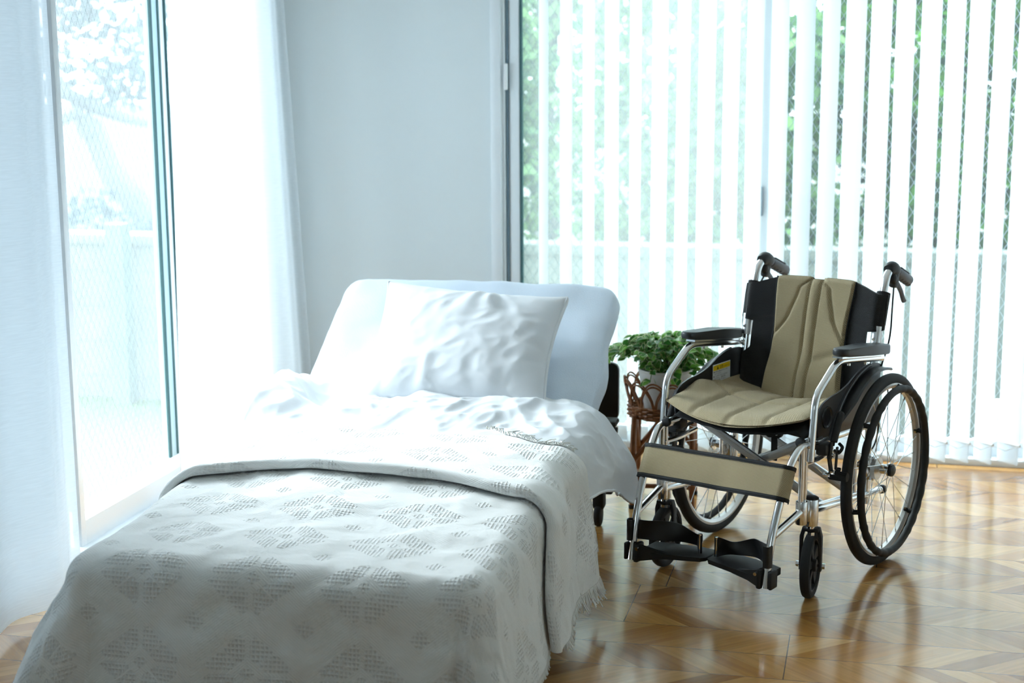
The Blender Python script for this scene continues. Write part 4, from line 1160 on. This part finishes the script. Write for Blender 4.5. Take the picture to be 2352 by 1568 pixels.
# ------------------------------------------------------------------ rattan plant stand and pot plant
def rattan_mat():
    t = NT('rattan'); co = t.n('TexCoord').outputs['Object']
    n1 = t.n('TexNoise', i_Vector=co, i_Scale=28., i_Detail=3.)
    b = t.n('BsdfPrincipled', i_Base_Color=t.mixc(n1.outputs[0], rgb(96, 52, 22), rgb(158, 98, 48)), i_Roughness=.45)
    return t.surf(b.outputs[0])
M['rattan'] = rattan_mat()
SX, SY = -.668, 4.985
stand = tag(empty('rattan_plant_stand', (SX, SY, 0), math.radians(4)), 'brown rattan plant stand with looped rim between the bed and wheelchair', 'plant stand')
def W(name, mb, **k): return mb.build(name, M['rattan'], stand, **k)
legs = [(-.100, -.098), (.098, -.098), (.098, .098), (-.098, .098)]
for k, (x, y) in enumerate(legs):
    m = MB(); m.tube(spline([(x * .96, y * .96, .318), (x * 1.0, y * 1.0, .20), (x * .97, y * .97, .17), (x * 1.02, y * 1.02, .012)], 6), .0092, 10)
    m.tube([(x * .985, y * .985, .15), (x * .985, y * .985, .185)], .0125, 10); m.tube([(x * 1.005, y * 1.005, .072), (x * 1.005, y * 1.005, .088)], .0125, 10)
    lo = W('leg', m)
    c = MB(); c.cyl((x * 1.02, y * 1.02, 0), (x * 1.02, y * 1.02, .014), .0105, 12, bev=.002); c.build('foot_cap', M['rubber'], lo)
    x2, y2 = legs[(k + 1) % 4]
    b_ = MB(); b_.tube(spline([(x * .985, y * .985, .165), (lerp(x, x2, .25), lerp(y, y2, .25), .225), (lerp(x, x2, .5), lerp(y, y2, .5), .300)], 8), .0085, 10); b_.tube(spline([(x2 * .985, y2 * .985, .165), (lerp(x2, x, .25), lerp(y2, y, .25), .225), (lerp(x2, x, .5), lerp(y2, y, .5), .300)], 8), .0085, 10)
    W('curved_brace', b_)
    r_ = MB(); r_.cyl((x * 1.0, y * 1.0, .080), (x2 * 1.0, y2 * 1.0, .080), .0080, 10); W('stretcher', r_)
ring = MB()
for j in range(6):
    pts = []
    for k in range(72):
        a = 2 * PI * k / 72; wv = math.sin(a * 18 + j * PI); pts.append((math.cos(a) * (.121 + .004 * wv), math.sin(a) * (.121 + .004 * wv), .309 + j * .0068 + .0015 * math.sin(a * 5 + j)))
    ring.tube(pts, .0044, 8, closed=True)
ring.lathe([(0, .312), (.115, .312), (.115, .320), (0, .320)], seg=40)
W('woven_ring', ring)
lp = MB(); nl = 14
for k in range(nl):
    a0 = 2 * PI * k / nl; a1 = a0 + 2 * PI / nl * 2.0
    for o_ in (0, .028):
        pts = []
        for q in range(17):
            t = q / 16; a = lerp(a0 + o_, a1 - o_, t); hh = math.sin(PI * t) ** .62
            r = .119 + .020 * hh; pts.append((r * math.cos(a), r * math.sin(a), .342 + (.094 - (.010 if o_ else 0)) * hh))
        lp.tube(pts, .0032, 7)
W('loop_rim', lp)

pot = tag(empty('potted_plant', (SX, SY, .320)), 'green and cream variegated trailing plant in a white pot on the rattan stand', 'potted plant')
pm1 = MB(); pm1.lathe([(0, 0), (.066, 0), (.070, .004), (.090, .138), (.0925, .140), (.0925, .146), (.087, .146), (.084, .128), (0, .126)], seg=48)
pm1.build('pot', pm('white_pot', rgb(226, 228, 228), .5), pot)
MB().lathe([(0, .1285), (.0835, .1285)], seg=32).build('soil', pm('dark_soil', rgb(45, 34, 26), .95, bump=(120., .6, .004)), pot)
def leaf_mat():
    t = NT('variegated_leaf'); uv = t.n('SeparateXYZ', i_0=t.n('TexCoord').outputs['UV']); r = uv.outputs[0]
    n1 = t.n('TexNoise', i_Vector=t.n('TexCoord').outputs['Object'], i_Scale=60., i_Detail=2.)
    rim = t.math('GREATER_THAN', t.math('ADD', r, t.math('MULTIPLY', t.math('SUBTRACT', n1.outputs[0], .5), .5)), .80)
    gr = t.mixc(uv.outputs[1], rgb(52, 116, 46), rgb(142, 200, 88))
    c = t.mixc(rim, gr, rgb(228, 232, 192))
    b = t.n('BsdfPrincipled', i_Base_Color=c, i_Roughness=.42); tl = t.n('BsdfTranslucent', i_Color=c)
    return t.surf(t.n('MixShader', i_0=.42, i_1=b.outputs[0], i_2=tl.outputs[0]).outputs[0])
M['leaf'] = leaf_mat(); M['stem'] = pm('plant_stem', rgb(92, 112, 52), .6)
rn = random.Random(11); fo = MB(); fo.uv = {}; stm = MB()
def leaf(c, d, nrm, L, shade):
    d = d.normalized(); nrm = (nrm - d * nrm.dot(d)).normalized(); s_ = d.cross(nrm); o = len(fo.v); w_ = L * .40
    rows = [(0, 0), (.12, .55), (.32, .96), (.55, .92), (.78, .58), (1, .04)]
    for t, wd in rows:
        for q in (-1, -.55, 0, .55, 1):
            cup = .16 * L * (abs(q) ** 1.5) * wd - .20 * L * t * t
            fo.v.append(c + d * (L * t) + s_ * (w_ * wd * q) + nrm * cup)
            e = max(abs(q) * .97, 1.0 if t in (0., 1.) and q == 0 else 0, (t - .6) * 2 if t > .8 else 0)
            fo.uv[len(fo.v) - 1] = (e if t > .05 else .3, shade)
    for j in range(5):
        for q in range(4): fo.f.append((o + j * 5 + q, o + j * 5 + q + 1, o + j * 5 + 6 + q, o + j * 5 + 5 + q)); fo.mi.append(0)
for k in range(70):
    a = rn.uniform(0, 2 * PI); reach = rn.uniform(.03, .165); 
    lx = 1.25 if math.cos(a) < -.3 else 1.0
    top = .215 - .55 * max(0, reach - .08) + rn.uniform(-.012, .030)
    if rn.random() < .35 and reach > .1 and math.cos(a) > -.5: top -= rn.uniform(.02, .09)
    e = V(math.cos(a) * reach * lx, math.sin(a) * reach, top)
    p0 = V(math.cos(a) * .03, math.sin(a) * .03, .12)
    pm2 = p0.lerp(e, .55) + V(0, 0, .045 + .02 * rn.random()); path = spline([p0, pm2, e], 7); stm.tube(path, .0014, 5)
    for q in range(3, len(path), 2):
        for z_ in range(2):
            dd = V(math.cos(a) * 1.0 + rn.uniform(-1, 1), math.sin(a) + rn.uniform(-1, 1), rn.uniform(-.5, .35)); nn = V(rn.uniform(-.5, .5), rn.uniform(-.9, .2), 1)
            leaf(path[q] + V(rn.uniform(-.008, .008), rn.uniform(-.008, .008), rn.uniform(-.006, .008)), dd, nn, rn.uniform(.028, .046), rn.random() ** 1.4)
# a few sprays that reach out over the bed side and to the right
for (e, m_) in (((-.205, -.02, .165), (-.15, -.01, .195)), ((-.185, -.05, .215), (-.13, -.03, .20)), ((.150, -.02, .165), (.12, 0, .21)), ((.135, .02, .20), (.10, .02, .21)), ((0, 0, .262), (-.01, 0, .22)), ((.05, .02, .245), (.03, 0, .21))):
    path = spline([(0, 0, .12), m_, e], 9); stm.tube(path, .0013, 5)
    for q in range(8, len(path)):
        dd = V(rn.uniform(-1, 1), rn.uniform(-1, 1), rn.uniform(-.7, .3)); leaf(path[q], dd, V(rn.uniform(-.5, .5), rn.uniform(-.9, .2), 1), rn.uniform(.020, .032), rn.random())
fo.build('foliage', M['leaf'], pot, angle=180); stm.build('stems', M['stem'], pot)
# ------------------------------------------------------------------ garden outside
M['grass'] = pm('lawn', rgb(62, 88, 52), .95, bump=(30., .8, .03))
def conc(name, c1, c2, joint):
    t = NT(name); p = t.n('TexCoord').outputs['Object']
    n1 = t.n('TexNoise', i_Vector=p, i_Scale=7., i_Detail=5.)
    c = t.mixc(n1.outputs[0], c1, c2)
    if joint:
        s = t.n('SeparateXYZ', i_0=p); q = t.math('DIVIDE', t.math('SUBTRACT', s.outputs[2], joint[1]), joint[0])
        ln = t.math('LESS_THAN', t.math('ABSOLUTE', t.math('SUBTRACT', q, t.math('ROUND', q))), .045)
        qx = t.math('DIVIDE', s.outputs[0], .4); l2 = t.math('LESS_THAN', t.math('ABSOLUTE', t.math('SUBTRACT', qx, t.math('ROUND', qx))), .015)
        c = t.mixc(t.math('MULTIPLY', t.math('MAXIMUM', ln, l2), .4), c, rgb(90, 96, 90))
    b = t.n('BsdfPrincipled', i_Base_Color=c, i_Roughness=.95); return t.surf(b.outputs[0])
M['block'] = conc('concrete_block', rgb(92, 100, 96), rgb(126, 132, 124), (.2, .55))
M['gravel'] = conc('pale_gravel', rgb(84, 88, 84), rgb(110, 112, 106), None)
MB().box((-3, 14, -.42), (60, 60, .06)).build('garden_ground', M['gravel'])['kind'] = 'structure'
tag(MB().box((-6.2, 5.9, -.375), (6.4, 3.4, .03)).build('lawn', M['grass']), 'green lawn outside the left garden window', 'lawn', kind='stuff')
gw = MB(); gw.box((-2.2, 7.75, .06), (14, .15, .90)); gw.box((-2.2, 7.75, .53), (14.02, .19, .06), bev=.008)
tag(gw.build('garden_wall', M['block']), 'low grey concrete block wall behind the vertical blind, under the shrubs', 'wall')
def leafm(name, a, b_):
    t = NT(name); uv = t.n('SeparateXYZ', i_0=t.n('TexCoord').outputs['UV'])
    c = t.mixc(uv.outputs[0], rgb(*a), rgb(*b_)); df = t.n('BsdfDiffuse', i_Color=c); tl = t.n('BsdfTranslucent', i_Color=c)
    return t.surf(t.n('MixShader', i_0=.4, i_1=df.outputs[0], i_2=tl.outputs[0]).outputs[0])
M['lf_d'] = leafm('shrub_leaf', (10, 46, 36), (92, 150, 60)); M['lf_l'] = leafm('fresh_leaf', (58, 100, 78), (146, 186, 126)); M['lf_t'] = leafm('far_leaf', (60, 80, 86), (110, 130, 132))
M['bark_pale'] = pm('pale_bark', rgb(126, 134, 138), .95, bump=(14., .8, .02))
M['bark'] = pm('grey_bark', rgb(84, 90, 90), .95, bump=(14., .8, .02))
def bush(name, c, rad, n, size, mat, seed, label, cat, group, trunk=None, dens=.5, bark='bark'):
    r = random.Random(seed); root = tag(empty(name, (c[0], c[1], -.39)), label, cat, group)
    m = MB(); m.uv = {}
    while len(m.f) < n:
        p = V(r.uniform(-1, 1), r.uniform(-1, 1), r.uniform(-1, 1))
        if p.length > 1: continue
        q = V(p.x * rad[0], p.y * rad[1], p.z * rad[2] + c[2] + .39)
        if fbm((q.x + c[0]) * 1.9, q.y * 1.9, q.z * 1.9 + seed, 2) < dens - .5 or q.z < .02: continue
        d = V(r.gauss(0, 1), r.gauss(0, 1), r.gauss(-.2, .7)).normalized(); nr = V(r.gauss(0, 1), r.gauss(0, 1), r.gauss(.6, 1)); nr = (nr - d * nr.dot(d)).normalized(); s_ = d.cross(nr)
        L = size * r.uniform(.6, 1.3); o = len(m.v); sh = min(1, max(0, r.gauss(.42, .3)))
        for v in (q, q + d * L * .45 + s_ * L * .3 + nr * L * .06, q + d * L, q + d * L * .45 - s_ * L * .3 + nr * L * .06): m.v.append(v); m.uv[len(m.v) - 1] = (sh, 0)
        m.f.append((o, o + 1, o + 2, o + 3)); m.mi.append(0)
    m.build('foliage', mat, root, angle=180)
    t = MB()
    for pts, ra in (trunk or [([(0, 0, 0), (.05, 0, c[2] * .7 + .3)], .03), ([(.1, .05, 0), (.3, .05, c[2] * .6 + .3)], .02), ([(-.1, 0, 0), (-.35, 0, c[2] * .6 + .3)], .02)]):
        P_ = spline(pts, 6); k_ = len(P_); t.tube(P_, lambda i, q, ra=ra: ra * (1 - .45 * q), 10)
    t.build('trunk', M[bark], root)
    return root
G = 'shrubs beyond the block wall'
for k, (x, y, z, rx, rz, mt_, lb) in enumerate([
    (-2.45, 8.7, 1.05, .66, 1.25, 'lf_l', 'leafy shrub beyond the wall seen through the milky pane, first from the frame'),
    (-1.45, 9.9, .95, .66, 1.25, 'lf_l', 'leafy shrub beyond the wall seen through the milky pane, second from the frame'),
    (-.75, 8.7, 1.0, .66, 1.15, 'lf_l', 'bright leafy shrub beyond the wall behind the meeting stile of the back window'),
    (.08, 9.9, 1.1, .66, 1.2, 'lf_d', 'dark green shrub beyond the wall above the wheelchair backrest'),
    (.70, 8.7, 1.05, .66, 1.25, 'lf_d', 'dark green shrub beyond the wall near the right edge of the blind'),
    (1.6, 9.9, 1.1, .70, 1.3, 'lf_d', 'dark green shrub beyond the wall at the far right')]):
    bush('garden_shrub', (x, y, z), (rx, .5, rz), 3600, .11, M[mt_], 20 + k, lb, 'shrub', G, dens=.30)
bush('garden_tree', (1.35, 11.6, 2.7), (1.9, .9, 1.9), 7000, .16, M['lf_d'], 41, 'green tree standing behind the shrubs on the right of the back window', 'tree', 'trees in the garden', trunk=[([(-.1, 0, 0), (0, 0, 1.5), (.15, 0, 3.0)], .10), ([(0, 0, 1.4), (.5, 0, 2.4), (.9, 0, 3.2)], .05), ([(-.05, 0, 1.2), (-.6, 0, 2.3), (-.9, 0, 3.1)], .05)], dens=.32)
bush('garden_tree', (-2.55, 11.6, 2.9), (1.8, .8, 1.5), 2600, .16, M['lf_l'], 42, 'grey trunked tree behind the milky pane left of the back window', 'tree', 'trees in the garden', trunk=[([(.1, 0, 0), (0, 0, 1.2), (.05, 0, 2.2), (.0, 0, 3.6)], .13), ([(.0, 0, 2.0), (-.5, 0, 2.4), (-1.0, 0, 2.35)], .06), ([(.03, 0, 2.3), (.6, 0, 2.9), (.9, 0, 3.4)], .05)], dens=.52)
# leaning tree outside the left window
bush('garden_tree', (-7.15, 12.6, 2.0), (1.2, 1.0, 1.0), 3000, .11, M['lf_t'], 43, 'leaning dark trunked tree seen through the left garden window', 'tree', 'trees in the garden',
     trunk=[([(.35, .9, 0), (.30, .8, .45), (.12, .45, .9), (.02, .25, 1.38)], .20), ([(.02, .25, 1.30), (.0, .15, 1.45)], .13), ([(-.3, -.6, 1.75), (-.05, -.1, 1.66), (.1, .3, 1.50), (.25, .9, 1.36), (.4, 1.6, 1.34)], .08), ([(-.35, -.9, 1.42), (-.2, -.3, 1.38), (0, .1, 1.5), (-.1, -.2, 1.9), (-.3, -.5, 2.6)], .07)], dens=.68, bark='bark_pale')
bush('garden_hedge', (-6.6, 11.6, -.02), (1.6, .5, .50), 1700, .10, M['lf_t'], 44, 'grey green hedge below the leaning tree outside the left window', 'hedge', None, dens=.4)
gp = MB(); gp.box((-4.02, 7.50, .14), (.10, .10, 1.0)); tag(gp.build('gate_post', pm('pale_green_post', rgb(92, 112, 106), .8)), 'pale green post standing against the block wall outside the left window', 'post')
hw = MB(); hw.box((-9.5, 15.2, .35), (5.0, .2, 1.5)); tag(hw.build('boundary_wall', pm('white_render', rgb(150, 160, 166), .9)), 'white rendered boundary wall at the back of the left garden', 'wall')
wu = MB(); wu.box((.78, 6.42, -.16), (.62, .28, .48), bev=.03); wu.box((.78, 6.27, -.16), (.5, .02, .34), bev=.01); tag(wu.build('outdoor_unit', pm('white_unit', rgb(236, 240, 242), .4)), 'white appliance box outside behind the rightmost slats', 'outdoor unit')
